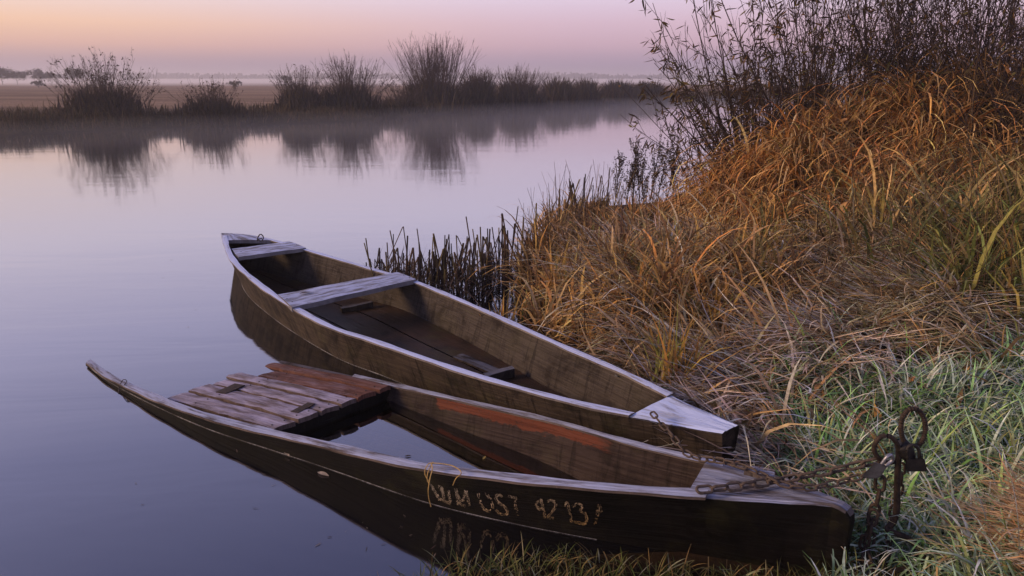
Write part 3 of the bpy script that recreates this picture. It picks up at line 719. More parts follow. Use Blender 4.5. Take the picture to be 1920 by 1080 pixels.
padlock('grey padlock with bright shackle hanging from small iron eye', [(1615, 893), (1641, 867), (1664, 873), (1651, 896), (1628, 898)], RB - .03, .028, [(1652, 872, 0), (1662, 858, -.004), (1670, 853, .0), (1674, 862, .01), (1660, 874, .01)])
LOCKM = DARKIRON; STEEL = DARKIRON
padlock('black padlock hanging right of the rod below twisted ring', [(1697, 884), (1739, 884), (1733, 858), (1698, 861)], RB - .02, .03, [(1703, 862, 0), (1700, 843, 0), (1710, 834, 0), (1722, 842, 0), (1724, 862, 0)])

def link_mesh(name, L, Wd, r, n=20, sides=7):
    a = np.linspace(0, 2 * math.pi, n, endpoint=False); st = (L - Wd) / 2
    cx = np.cos(a) * (Wd / 2 - r) + np.where(np.cos(a) >= 0, st, -st); cy_ = np.sin(a) * (Wd / 2 - r)
    c = np.stack([cx, cy_, np.zeros(n)], 1); tg = nrm(np.roll(c, -1, 0) - np.roll(c, 1, 0)); nn = np.stack([-tg[:, 1], tg[:, 0], np.zeros(n)], 1)
    b_ = np.arange(sides) * 2 * math.pi / sides
    v = c[:, None] + r * (np.cos(b_)[None, :, None] * nn[:, None] + np.sin(b_)[None, :, None] * np.array([0, 0, 1.])[None, None])
    f = [(i * sides + j, i * sides + (j + 1) % sides, ((i + 1) % n) * sides + (j + 1) % sides, ((i + 1) % n) * sides + j) for i in range(n) for j in range(sides)]
    return mesh_np(name, v.reshape(-1, 3), f, True)
def chain(label, path, L, Wd, r, m_, tilt=.5):
    e = empty('mooring_chain', tuple(map(float, path[0]))); tag(e, label, 'chain', 'mooring chains')
    me = link_mesh('link', L, Wd, r); me.materials.append(m_)
    p = spline(path, 400); s_ = arclen(p); pitch = L - 2 * r - .0012; n = max(2, int(s_[-1] / pitch))
    for i in range(n + 1):
        q = min(i * pitch + pitch / 2, s_[-1] - 1e-4); c = np.array([np.interp(q, s_, p[:, j]) for j in range(3)])
        c2 = np.array([np.interp(min(q + pitch / 2, s_[-1]), s_, p[:, j]) for j in range(3)]); c1 = np.array([np.interp(max(q - pitch / 2, 0), s_, p[:, j]) for j in range(3)])
        x = Vector(nrm(c2 - c1)); rf = Vector((0, 0, 1)) if abs(x.z) < .85 else Vector((0, 1, 0))
        y = rf.cross(x).normalized(); z = x.cross(y)
        ang = tilt + (math.pi / 2 if i % 2 else 0) + random.uniform(-.25, .25)
        y2 = y * math.cos(ang) + z * math.sin(ang); z2 = x.cross(y2)
        o = link('link', me, m_, e); o.matrix_world = Matrix(((x.x, y2.x, z2.x, c[0]), (x.y, y2.y, z2.y, c[1]), (x.z, y2.z, z2.z, c[2]), (0, 0, 0, 1)))
        o.matrix_parent_inverse = Matrix(); o.matrix_basis = Matrix.Translation(-e.location) @ o.matrix_basis if False else Matrix.Translation(-Vector(e.location)) @ Matrix(((x.x, y2.x, z2.x, c[0]), (x.y, y2.y, z2.y, c[1]), (x.z, y2.z, z2.z, c[2]), (0, 0, 0, 1)))
CHM = plain('chain_brown_rust', (.048, .035, .029), (.105, .076, .061), 70, .8, .0006, .25)
chain('thick rusty chain from dark boat bow block straight to the post', [P(1307, 919, .335), P(1373, 913, .337), Q(1450, 902, 1.97), Q(1508, 892, 1.96), Q(1565, 881, 1.95), Q(1632, 867, RB)], .062, .035, .0050, CHM)
chain('thin chain from frosted bow across the dark boat to the post', [P(1222, 773, .335), P(1240, 795, .325), Q(1257, 813, 2.33), Q(1284, 847, 2.24), Q(1315, 860, 2.17), P(1346, 863, .33), P(1396, 876, .342), P(1427, 890, .342), P(1465, 907, .342), P(1510, 915, .345), Q(1573, 904, 1.93), Q(1635, 888, RB)], .048, .027, .0039, CHM)
chain('heavy dark chain dangling from the grey padlock to the grass', [Q(1651, 892, RB - .03), Q(1648, 925, RB - .03), Q(1640, 956, RB - .03), Q(1634, 980, RB - .03), Q(1630, 1015, RB - .03), Q(1622, 1042, RB - .07), Q(1612, 1076, RB - .11)], .066, .038, .0054, RUST)
chain('thin dark chain hanging close behind the iron rod', [Q(1690, 868, RB + .03), Q(1690, 897, RB + .03), Q(1682, 935, RB + .03), Q(1671, 975, RB + .02), Q(1666, 1020, RB - .02), Q(1660, 1068, RB - .09)], .050, .028, .0042, RUST)
chain('second strand of heavy chain beside the dangling one in grass', [Q(1640, 956, RB - .05), Q(1632, 990, RB - .06), Q(1620, 1025, RB - .05), Q(1632, 1050, RB - .09), Q(1624, 1078, RB - .13)], .062, .036, .0052, RUST)

# ------------------------------------------------------------------ plants: near bank grass
GRASS = attr_mat('grass_blade', .8, .3, .15, .12); STRAWM = attr_mat('straw', .75, .3, .2, .10)
boatA_poly = [tuple(q[:2]) for q in AL] + [tuple(q[:2]) for q in AR[::-1]]
boatB_poly = [tuple(q[:2]) for q in BL] + [tuple(q[:2]) for q in BR[::-1]]
def scatter(n, x0, x1, y0, y1, dens=None, dmin=.01, boats=True):
    x = rng.uniform(x0, x1, n); y = rng.uniform(y0, y1, n)
    k = inpoly(x, y, near_poly); 
    if boats: k &= ~inpoly(x, y, boatA_poly) & ~inpoly(x, y, boatB_poly)
    if dmin > 0: k &= np.abs(sdist(x, y, near_shore, 1)) > dmin
    if dens is not None: k &= rng.random(n) < dens(x, y)
    x, y = x[k], y[k]; return np.stack([x, y, ground(x, y)], 1)
def hollow(x, y): return np.clip(1 - 1.15 * sstep(.12, .42, vnoise(x, y, 2.9, 77)), .04, 1)
def sstep(a, b, x): t = np.clip((x - a) / (b - a), 0, 1); return t * t * (3 - 2 * t)
STRAW = [(2, (.50, .43, .38)), (1.5, (.12, .14, .05)), (1.5, (.10, .06, .03)), (4, (.33, .21, .105)), (3, (.42, .29, .16)), (2, (.24, .14, .07)), (2, (.30, .16, .065)), (1, (.46, .37, .27)), (1, (.20, .17, .07))]
FROSTG = [(4, (.10, .20, .055)), (3, (.19, .34, .14)), (2.4, (.50, .60, .48)), (2, (.32, .46, .27)), (1, (.27, .20, .10)), (1, (.05, .085, .03)), (1, (.20, .22, .06))]
ORANGE = [(5, (.54, .22, .055)), (3, (.62, .31, .10)), (1.5, (.27, .10, .03)), (1, (.48, .30, .14)), (1, (.17, .12, .03))]
OLIVE = [(3, (.17, .15, .045)), (3, (.11, .115, .035)), (2, (.26, .17, .07)), (2, (.33, .22, .10)), (1, (.08, .10, .03))]
BROWN = [(4, (.17, .095, .045)), (3, (.27, .16, .075)), (2, (.33, .21, .10)), (2, (.11, .06, .03)), (1, (.30, .14, .04)), (1, (.20, .17, .06))]
U = lambda a, b, n: rng.uniform(a, b, n)
def add_grass(name, label, parts, m_=None):
    v, f, c = join(parts)
    cen = v[f].mean(1); k = (cen[:, 0] > -2.7) & (cen[:, 0] < 1.25) & (cen[:, 1] > 1.7) & (cen[:, 1] < 6) & (cen[:, 2] < .6)     # blades stop at the hulls
    ix = np.where(k)[0]; bad = inpoly(cen[ix, 0], cen[ix, 1], boatA_poly) | inpoly(cen[ix, 0], cen[ix, 1], boatB_poly); keep = np.ones(len(f), bool); keep[ix[bad]] = False; f = f[keep]
    o = link(name, mesh_np(name, v, f, False, c), m_ or GRASS); tag(o, label, 'grass', kind='stuff'); return o
def swirl(p, s, seed): return vnoise(p[:, 0], p[:, 1], s, seed) * math.pi

def tussock(nc, box, dens, per, rad, pal, L, lean, curl, wd, spread=.7, tip=1.35, base=.6, segs=5, azf=None, mixc_=.5, dmin=.01, side=.4, lf=None, cexp=1.3):
    """clumps of blades: every clump has a colour, a size and a centre of its own"""
    c = scatter(nc, *box, dens, dmin); n0 = len(c); cnt = rng.integers(per[0], per[1], n0); i = np.repeat(np.arange(n0), cnt); n = len(i)
    size = U(.55, 1.35, n0) * (1 if lf is None else lf(c)); off = rng.normal(0, 1, (n, 2)) * (rad * size[i])[:, None]; q = c[i].copy(); q[:, :2] += off
    k = inpoly(q[:, 0], q[:, 1], near_poly) & ~inpoly(q[:, 0], q[:, 1], boatA_poly) & ~inpoly(q[:, 0], q[:, 1], boatB_poly)
    i, q, off = i[k], q[k], off[k]; n = len(i); q[:, 2] = ground(q[:, 0], q[:, 1]) - .01
    az = np.arctan2(off[:, 1], off[:, 0]) + rng.normal(0, spread, n)
    if azf is not None: az = np.where(rng.random(n) < .75, azf(c)[i] + rng.normal(0, spread, n), az)
    c1 = pick(pal, n0)[i] * mixc_ + pick(pal, n) * (1 - mixc_); c1 = c1 * U(.65, 1.4, n)[:, None] * np.clip(1 + .6 * vnoise(c[i, 0], c[i, 1], 2.3, 88), .4, 1.7)[:, None]
    dist = np.minimum(1, np.linalg.norm(off, axis=1) / (rad * 1.6))
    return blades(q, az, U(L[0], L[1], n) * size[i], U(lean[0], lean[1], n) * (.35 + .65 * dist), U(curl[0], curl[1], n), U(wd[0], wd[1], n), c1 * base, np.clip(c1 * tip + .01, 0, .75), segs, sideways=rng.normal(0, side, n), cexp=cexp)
# frosted green sward round the post
def rodclear(x, y): return 1 - .93 * np.exp(-(((x - 1.20) / .17) ** 2 + ((y - 1.66) / .29) ** 2) ** 2)
def dfrost(x, y): return rodclear(x, y) * np.clip(sstep(3.5, 2.9, y + .35 * vnoise(x, y, 3.2, 21)) * sstep(1.0, 1.25, x + .10 * vnoise(x, y, 6, 22) + .15 * (2.2 - y)), 0, 1)
p = scatter(19000, .95, 3.3, 1.35, 3.5, dfrost); n = len(p)
az = swirl(p, 3.5, 31) + rng.normal(0, .9, n)
c1 = pick(FROSTG, n); fr_w = (rng.random((n, 1)) ** 1.4) * .85; c2 = c1 * (1 - fr_w) + np.array([.62, .71, .72]) * fr_w
parts = [blades(p, az, U(.08, .22, n) * (1 + .3 * vnoise(p[:, 0], p[:, 1], 5, 33)), U(.1, .8, n), U(.6, 2.2, n), U(.004, .0095, n), c1 * .6, np.clip(c2, 0, .75), sideways=rng.normal(0, .4, n)),
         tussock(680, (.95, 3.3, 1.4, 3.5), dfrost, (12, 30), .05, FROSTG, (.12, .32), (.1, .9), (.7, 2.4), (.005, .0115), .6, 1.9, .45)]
add_grass('frosted_grass', 'frost covered short green grass around the mooring post', parts)

# flattened straw
def dstraw(x, y): return hollow(x + 5, y) * np.clip(.10 + .90 * sstep(2.25, 2.8, y + .3 * vnoise(x, y, 3, 23)) * sstep(6.2, 5.0, y), 0, 1) * np.clip(1.0 - .8 * dfrost(x, y), 0, 1)
p = scatter(14000, .55, 5.2, 2.05, 6.2, dstraw); n = len(p)
p[:, 2] += np.abs(rng.normal(0, .04, n)) * (1 + .5 * vnoise(p[:, 0], p[:, 1], 4, 41))
az = swirl(p, 1.9, 35) * .8 + math.pi + rng.normal(0, .6, n)
tone = (1 + .55 * vnoise(p[:, 0], p[:, 1], 4.5, 45))[:, None]
c1 = pick(STRAW, n, .4) * np.clip(tone, .35, 1.5); c2 = np.clip(c1 * U(.9, 1.6, n)[:, None] + .04, 0, .65)
parts = [blades(p, az, U(.2, .6, n), U(.7, 1.4, n), U(.1, 1.2, n), U(.004, .014, n), c1 * .75, c2, sideways=rng.normal(0, .9, n)),
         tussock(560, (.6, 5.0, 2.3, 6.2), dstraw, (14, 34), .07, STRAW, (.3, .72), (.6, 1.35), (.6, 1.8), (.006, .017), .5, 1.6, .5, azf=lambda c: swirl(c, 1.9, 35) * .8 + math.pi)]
for (mx_, my_, rx_, ry_, k_, pal_) in ((2.35, 3.58, .42, .22, 2400, [(3, (.68, .52, .32)), (2, (.68, .60, .52)), (1, (.46, .28, .11)), (1, (.36, .36, .18))]), (1.70, 3.30, .34, .20, 1500, [(3, (.60, .46, .34)), (2, (.66, .58, .54)), (1, (.30, .17, .08))]),
                             (3.0, 4.15, .5, .34, 1800, [(2, (.58, .42, .22)), (2, (.36, .34, .16)), (1, (.64, .56, .44))]), (1.02, 2.85, .20, .28, 1100, [(3, (.58, .45, .36)), (2, (.68, .60, .55)), (1, (.28, .17, .10))]), (1.05, 2.42, .12, .14, 450, [(3, (.58, .46, .37)), (2, (.68, .61, .57)), (1, (.28, .17, .10))]),
                             (2.0, 4.3, .45, .3, 900, [(2, (.44, .27, .13)), (1, (.50, .42, .34))])):
    q = np.stack([mx_ + rng.normal(0, rx_ * .6, k_), my_ + rng.normal(0, ry_ * .6, k_), np.zeros(k_)], 1)
    q = q[~inpoly(q[:, 0], q[:, 1], boatB_poly) & ~inpoly(q[:, 0], q[:, 1], boatA_poly)]; k_ = len(q); q[:, 2] = ground(q[:, 0], q[:, 1]) + np.abs(rng.normal(0, .035, k_)) + .02
    cm = pick(pal_, k_, .3)
    parts.append(blades(q, rng.normal(3.5, .75, k_), U(.2, .55, k_), U(1.0, 1.5, k_), U(-.1, .7, k_), U(.005, .014, k_), cm * .8, np.clip(cm * 1.2, 0, .78), sideways=rng.normal(0, .8, k_)))
add_grass('flattened_straw', 'pale flattened straw matted over the slope behind the boats', parts, STRAWM)

# tall dry sedge along the water between reeds and mound
def dsedge(x, y): return hollow(x, y) * np.clip(sstep(2.6, 3.4, y) * np.maximum(sstep(2.6, 1.4, x - .18 * (y - 5)), sstep(7.8, 8.6, y) * .6), 0, 1)
SEDGE = BROWN + [(3, (.36, .17, .05)), (2, (.40, .27, .12))]
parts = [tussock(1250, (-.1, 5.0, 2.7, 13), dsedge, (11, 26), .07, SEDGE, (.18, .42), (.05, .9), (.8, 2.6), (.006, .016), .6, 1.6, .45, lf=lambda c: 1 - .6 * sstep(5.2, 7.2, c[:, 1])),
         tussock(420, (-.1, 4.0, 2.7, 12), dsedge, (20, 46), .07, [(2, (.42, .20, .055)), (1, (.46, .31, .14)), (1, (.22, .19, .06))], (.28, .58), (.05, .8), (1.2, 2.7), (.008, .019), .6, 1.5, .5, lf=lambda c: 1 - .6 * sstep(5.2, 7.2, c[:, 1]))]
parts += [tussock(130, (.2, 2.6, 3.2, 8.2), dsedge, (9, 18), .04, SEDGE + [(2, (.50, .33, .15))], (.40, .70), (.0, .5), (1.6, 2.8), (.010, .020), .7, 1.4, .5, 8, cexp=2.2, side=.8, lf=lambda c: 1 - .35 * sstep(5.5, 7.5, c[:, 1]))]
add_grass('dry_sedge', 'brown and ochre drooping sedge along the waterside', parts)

# orange mound: long leaves spilling down the heap
def slope_az(p):
    e = .05; gx_ = (ground(p[:, 0] + e, p[:, 1]) - ground(p[:, 0] - e, p[:, 1])); gy_ = (ground(p[:, 0], p[:, 1] + e) - ground(p[:, 0], p[:, 1] - e))
    return np.arctan2(-gy_ - .06, -gx_ - .02)
def dor(x, y): return hollow(x + 9, y) * np.clip(sstep(1.85, 2.3, x + .2 * vnoise(x, y, 3, 24)) * sstep(5.2, 5.9, y + .3 * vnoise(x, y, 2.5, 25)) * sstep(6.2, 4.8, x), 0, 1)
DULLO = [(3, (.22, .11, .04)), (2, (.30, .17, .07)), (2, (.14, .08, .03)), (1, (.17, .14, .04))]
parts = [tussock(240, (1.4, 4.2, 5.1, 8.4), dor, (16, 30), .07, ORANGE, (.35, .75), (.1, .8), (1.6, 3.0), (.009, .024), .5, 1.4, .45, 7, slope_az),
         tussock(160, (3.2, 6.4, 5.1, 8.4), dor, (16, 30), .08, DULLO, (.35, .75), (.1, .8), (1.4, 2.9), (.009, .022), .5, 1.4, .45, 7, slope_az),
         tussock(90, (1.6, 3.6, 5.3, 7.2), dor, (20, 40), .06, [(1, (.52, .26, .08)), (1, (.50, .33, .15))], (.4, .85), (.1, .6), (1.8, 3.0), (.010, .022), .4, 1.3, .55, 7, slope_az)]
TALLO = ORANGE + [(2, (.60, .36, .16)), (2, (.20, .085, .03))]
parts += [tussock(210, (1.95, 4.4, 5.4, 8.0), dor, (12, 24), .06, TALLO, (.60, 1.10), (.0, .5), (2.4, 3.3), (.012, .026), .7, 1.35, .5, 9, cexp=1.7, side=.8),
          tussock(150, (3.0, 6.4, 5.2, 8.2), dor, (12, 24), .07, DULLO + [(1, (.40, .22, .08))], (.60, 1.1), (.0, .5), (2.3, 3.2), (.012, .026), .7, 1.35, .5, 9, cexp=1.7, side=.8)]
add_grass('orange_reed_grass', 'long orange grass spilling down the tall heap', parts)

# olive and ochre tall grass to the right
def dol(x, y): return hollow(x, y) * np.clip(sstep(2.0, 2.7, x + .3 * vnoise(x, y, 2.4, 26)) * sstep(3.0, 3.8, y), 0, 1)
parts = [tussock(620, (1.9, 6.2, 2.9, 6.6), dol, (14, 30), .08, OLIVE, (.25, .66), (.05, .9), (.8, 2.7), (.008, .020), .6, 1.5, .42),
         tussock(70, (2.2, 5.5, 3.2, 5.6), dol, (10, 22), .05, [(1, (.22, .26, .06)), (1, (.34, .27, .08))], (.45, .8), (.05, .6), (.8, 2.4), (.012, .024), .6, 1.3, .7)]
parts += [tussock(150, (2.1, 5.6, 3.4, 6.0), dol, (9, 18), .05, OLIVE + [(2, (.42, .28, .12)), (1, (.12, .16, .04))], (.5, .95), (.0, .5), (1.6, 2.8), (.012, .024), .7, 1.35, .5, 8, cexp=2.2, side=.8)]
add_grass('olive_grass', 'olive and ochre coarse grass below the dark bushes', parts)

# short wet grass at the water's edge below the dark boat
p = scatter(5200, -.6, 1.35, 1.45, 2.06, None, 0, True); p = p[(p[:, 1] < 1.99 + .06 * vnoise(p[:, 0], p[:, 1], 6, 3))]; n = len(p)
parts = [blades(p, U(0, 6.28, n), U(.035, .12, n), U(.2, 1.1, n), U(.3, 1.4, n), U(.002, .0048, n), pick([(3, (.10, .12, .03)), (2, (.17, .16, .06)), (2, (.22, .15, .06)), (1, (.28, .28, .18))], n) * .8)]
add_grass('wet_grass', 'thin wet grass at the water edge under the dark boat', parts)
# loose heap of bright straw in the corner
p = scatter(12000, 1.45, 2.3, 1.25, 2.05, lambda x, y: np.exp(-((x - 1.86) / .20) ** 2 - ((y - 1.72) / .16) ** 2)); n = len(p)
p[:, 2] += np.abs(rng.normal(0, .05, n)) + .02; c1 = pick([(3, (.62, .37, .17)), (2, (.68, .48, .27)), (1, (.42, .22, .09))], n)
parts = [blades(p, rng.normal(2.6, .7, n), U(.12, .34, n), U(.9, 1.4, n), U(.1, .9, n), U(.004, .009, n), c1 * .8, c1, sideways=rng.normal(0, .6, n))]
add_grass('straw_heap', 'loose heap of bright orange straw near the post', parts, STRAWM)

# thin dead stalks standing out of the grass, and broad curled leaves caught in it
def dland(x, y): return np.clip(sstep(3.0, 3.6, y) * sstep(8.8, 8.0, y), 0, 1)
p = scatter(1500, .1, 5.6, 3.0, 8.8, dland); n = len(p); d_ = np.stack([rng.normal(0, .22, n), rng.normal(0, .2, n), np.ones(n)], 1)
s0 = grow(p, d_, U(.3, .75, n) * (1 + .6 * sstep(1.8, 3.0, p[:, 0])), 6, (0, 0, 0), .05); v, f = tubes(s0, np.linspace(1, .5, 6)[None] * U(.0022, .0045, n)[:, None], 3)
c = np.repeat(pick([(3, (.10, .06, .035)), (2, (.05, .03, .02)), (2, (.24, .15, .07))], n), 18, 0)
o = link('dead_stalks', mesh_np('dead_stalks', v, f, False, c), GRASS); tag(o, 'thin dead stalks standing out of the bank grass', 'stalk', kind='stuff')
p = scatter(2600, .2, 5.6, 2.7, 8.4, None); n = len(p); p[:, 2] += U(.03, .14, n) + U(0, .5, n) * sstep(1.9, 2.8, p[:, 0]) * sstep(5.0, 6.0, p[:, 1]); d_ = rng.normal(size=(n, 3)) + np.array([-.3, -.3, -.9])
v, f, c = leaves_np(p, d_, U(.05, .15, n), U(.012, .034, n), pick([(3, (.33, .18, .07)), (2, (.45, .28, .12)), (2, (.16, .09, .04)), (1, (.55, .42, .28)), (1, (.13, .15, .04))], n), .4)
o = link('dead_leaves', mesh_np('dead_leaves', v, f, False, c), GRASS); tag(o, 'broad curled dead leaves caught in the bank grass', 'leaf litter', kind='stuff')

# ------------------------------------------------------------------ broken reeds
REED = attr_mat('reed_stalk', .75, .45, .2, .0)
def reed(px, py, h, kind, Y=None):
    g = P(px, py, .0); x, y = g[0], g[1]; z = min(0.0, gz(x, y)) - .03
    w = random.uniform(.009, .018); ln = random.gauss(0, .13); l2 = random.gauss(0, .1)
    a = np.array([x, y, z]); b_ = a + np.array([ln * h, l2 * h, h - z])
    pts_ = [a, (a + b_) / 2 + np.array([random.uniform(-.006, .006), 0, 0]), b_]
    if kind:
        s = random.choice((-1, 1)); dl = random.uniform(.35, .95) * h; an = random.uniform(.12, .5)
        pts_ += [b_ + np.array([s * math.sin(an) * dl * .06, 0, -.01]), b_ + np.array([s * math.sin(an) * dl, random.uniform(-.05, .05), -math.cos(an) * dl])]
    pts_ = np.array(pts_); rad = np.full(len(pts_), w / 2) * np.linspace(1, .75, len(pts_))
    v_, f_ = tubes(pts_[None], rad[None], 5); fl = [tuple(q) for q in f_] + [tuple(range(5))[::-1], tuple(range(len(v_) - 5, len(v_)))]
    c = random.choice([(.040, .028, .024), (.060, .042, .030), (.105, .072, .030), (.030, .021, .020), (.15, .11, .04), (.085, .05, .03)])
    me = mesh_np('broken_reed', v_, fl, False, np.tile(np.array(c), (len(v_), 1)))
    o = link('broken_reed', me, REED)
    tag(o, *(('dark reed stalk snapped and folded over in shallows beyond the grey boat', 'reed', 'folded reeds at the water edge') if kind else ('dark straight reed stub standing in shallows beyond the grey boat', 'reed', 'straight reed stubs at the water edge')))
spots = [(688, 512, .1, 0), (700, 520, .16, 1), (712, 520, .26, 1), (718, 528, .12, 0), (728, 530, .34, 0), (735, 535, .3, 0), (742, 530, .28, 0), (748, 540, .22, 0), (757, 538, .3, 1), (763, 545, .18, 0), (768, 545, .24, 1), (776, 540, .52, 1), (783, 545, .3, 0),
         (790, 548, .4, 0), (797, 550, .36, 0), (806, 548, .5, 0), (811, 552, .3, 0), (818, 552, .26, 1), (826, 550, .33, 0), (833, 553, .38, 1), (840, 555, .28, 0), (846, 548, .5, 1), (853, 550, .3, 0), (860, 552, .48, 1), (867, 556, .35, 0), (874, 552, .32, 1), (881, 545, .4, 0),
         (888, 548, .28, 0), (898, 545, .62, 0), (905, 540, .44, 1), (912, 540, .42, 1), (920, 535, .36, 0), (930, 530, .33, 0), (938, 525, .38, 1), (945, 545, .5, 0), (955, 520, .3, 0), (968, 500, .42, 0), (976, 495, .45, 0), (985, 490, .28, 0),
         (1000, 470, .35, 1), (1032, 465, .5, 0), (1044, 460, .55, 0), (1060, 440, .4, 0), (1086, 430, .6, 0), (1092, 428, .62, 0), (1100, 430, .55, 0), (1107, 430, .5, 0), (1118, 425, .45, 0), (1140, 420, .5, 0)]
for _ in range(120):
    x_ = random.uniform(705, 1150) if random.random() < .5 else random.uniform(720, 960); y_ = np.interp(x_, [700, 880, 960, 1050, 1150], [545, 555, 500, 440, 395]) + random.gauss(0, 9)
    spots.append((x_, y_ + (14 if x_ > 960 else 0), random.uniform(.16, .50) + (.2 if x_ > 940 else 0), 1 if random.random() < .4 else 0))
for q in spots: reed(q[0], q[1], q[2] * .98, q[3])
# tangle of fallen reed leaves between the stalks
n = 1500; pts_ = np.stack([U(705, 1010, n), rng.normal(0, 1, n)], 1); rt = np.array([P(x, 545 - .12 * (x - 700) * 0 + 14 * b_ - max(0, x - 880) * .35, 0) for x, b_ in pts_])
rt[:, 2] = U(-.01, .12, n)
parts = [blades(rt, U(0, 6.28, n), U(.08, .3, n), U(.5, 1.5, n), U(-.5, 1.2, n), U(.004, .010, n), pick([(3, (.05, .034, .03)), (2, (.09, .06, .05)), (1, (.16, .11, .07))], n))]
add_grass('reed_litter', 'tangled dead reed leaves among the broken stalks', parts)
# standing green blades by the boat
for (px, py, hh, nb, lab) in ((1262, 725, .62, 70, 'upright clump of ochre rushes beside the grey boat bow'), (1600, 520, .55, 45, 'tall green blades rising from straw right of the heap'), (940, 600, .5, 30, 'small clump of ochre rushes by the grey boat seat'), (1180, 560, .5, 60, 'clump of ochre rushes in the middle of the sedge'),
        (1050, 545, .55, 40, 'ragged ochre rushes nearest the broken reeds'), (1110, 480, .5, 40, 'ochre rushes on the sedge above the reeds'), (1330, 640, .6, 45, 'tall ochre rushes above the frosted bow'), (1430, 540, .6, 45, 'tall rushes at the foot of the orange heap'),
        (1690, 500, .62, 45, 'tall rushes below the right dry star plant'), (1810, 560, .65, 50, 'tall green rushes among the olive grass'), (1890, 640, .7, 55, 'tallest green rushes at the right edge of the slope')):
    g = P(px, py, .15); rt = np.tile(np.array([g[0], g[1], gz(g[0], g[1]) - .01]), (nb, 1)); rt[:, :2] += rng.normal(0, .045, (nb, 2)); n = nb
    v_, f_, c_ = blades(rt, U(0, 6.28, n), U(.5, 1.0, n) * hh, U(.0, .3, n), U(.0, 1.5, n), U(.007, .015, n), pick([(3, (.30, .19, .05)), (2, (.20, .19, .05)), (2, (.38, .20, .06))], n))
    o = link('rush_clump', mesh_np('rush_clump', v_, f_, False, c_), GRASS); tag(o, lab, 'rush', 'rush clumps')

# ------------------------------------------------------------------ bushes
BARK = plain('twig_bark', (.030, .019, .016), (.055, .036, .030), 25, .85, 0)
BARKFAR = plain('far_twig_bark', (.045, .028, .024), (.075, .048, .040), 2, .9, 0)
LEAF = attr_mat('willow_leaf', .7, .3, .2, .3)
def put_bush(name, label, root, stems, rads, leaf=None, group=None, cat='bush', bark=None, brush=None):
    e = empty(name, tuple(map(float, root))); tag(e, label, cat, group)
    vs = [tubes(s, np.linspace(1, .35, s.shape[1])[None] * r_[:, None], k) for s, r_, k in zip(stems, rads, [4] + [3] * 9)]
    names = ['stems', 'twigs', 'twigs']
    v, f = vs[0]; link('stem_cluster', mesh_np('stem_cluster', v, f, True), bark or BARK, e)['kind'] = 'stuff'
    if len(vs) > 1:
        v, f = join(vs[1:]); link('twigs', mesh_np('twigs', v, f, True), bark or BARK, e)['kind'] = 'stuff'
    if leaf is not None:
        v, f, c = leaf; link('leaves', mesh_np('leaves', v, f, False, c), LEAF, e)['kind'] = 'stuff'
    if brush is not None:
        v, f, c = brush; link('undergrowth', mesh_np('undergrowth', v, f, False, c), GRASS, e)['kind'] = 'stuff'
    return e
def leaf_on(tw, n, L, Wd, pal, hang=.9):
    i = rng.integers(0, len(tw), n); K = tw.shape[1]; t = U(.25, 1, n) * (K - 1.001); k_ = t.astype(int); fr_ = (t - k_)[:, None]
    pos_ = tw[i, k_] * (1 - fr_) + tw[i, k_ + 1] * fr_; d_ = nrm(tw[i, k_ + 1] - tw[i, k_]) * .7 + rng.normal(0, .45, (n, 3)) + np.array([0, 0, -hang])
    return leaves_np(pos_, d_, U(L[0], L[1], n), U(Wd[0], Wd[1], n), pick(pal, n))
WPAL = [(3, (.050, .034, .022)), (2, (.085, .055, .025)), (1, (.13, .11, .035)), (1, (.16, .09, .03))]
def fan(root, n, axis_, spread, L, rootr, K=9, bend=(0, 0, .1), wig=.05):
    rt = np.asarray(root)[None] + rng.normal(0, 1, (n, 3)) * np.array([rootr, rootr, .02]); d_ = nrm(np.asarray(axis_, float)[None] + rng.normal(0, 1, (n, 3)) * np.asarray(spread)[None])
    d_[:, 2] = np.abs(d_[:, 2]) * .9 + .05
    return grow(rt, d_, U(L[0], L[1], n), K, bend, wig)
def willow(label, root, n, axis_, spread, L, rootr, nt1, nt2, nleaf, LL=(.045, .10), bend=(0, 0, .15), r0=.011, group='leafy willows on the right bank', name='willow_bush'):
    s0 = fan(root, n, axis_, spread, L, rootr, 10, bend, .05)
    s1 = branch(s0, nt1, .15, .95, .45, .15, (.25, .6), 7, .07, (0, 0, .2)); s2 = branch(s1, nt2, .15, .95, .5, .1, (.3, .7), 5, .08)
    lf_ = leaf_on(np.concatenate([s1[:, -5:], s2]) if nt2 else s1, nleaf, LL, (.010, .022), WPAL) if nleaf else None
    return put_bush(name, label, root, [s0, s1, s2], [U(.5, 1, n) * r0, U(.25, .45, nt1) * r0, U(.16, .26, nt2) * r0], lf_, group)
def R0(px, py, Y): q = Q(px, py, Y); return np.array([q[0], q[1], max(gz(q[0], q[1]), 0) - .05])
willow('slender leaning willow with narrow leaves reaching left over the river', R0(1425, 275, 7.6), 44, (-.44, -.05, .88), (.30, .2, .2), (1.1, 2.5), .09, 260, 620, 1300, (.07, .15))
willow('thin willow shoots sprouting low beside the dark seed weeds', R0(1345, 372, 8.2), 14, (-.22, .0, .95), (.28, .2, .2), (.8, 1.6), .08, 70, 120, 300, (.07, .14))
willow('upright willow with hanging leaves above the orange heap', R0(1560, 215, 8.0), 36, (-.15, .0, 1), (.38, .2, .15), (1.5, 3.4), .18, 220, 560, 1300, (.06, .13))
willow('dense dark willow thicket rising behind the top of heap', R0(1700, 150, 8.4), 64, (.0, .0, 1), (.34, .2, .14), (1.4, 3.4), .35, 600, 2000, 2400, (.04, .09))
willow('dense brown willow thicket filling the upper right corner', R0(1860, 190, 7.8), 74, (.05, .0, 1), (.38, .2, .2), (1.2, 3.4), .45, 700, 2400, 3600, (.04, .09))
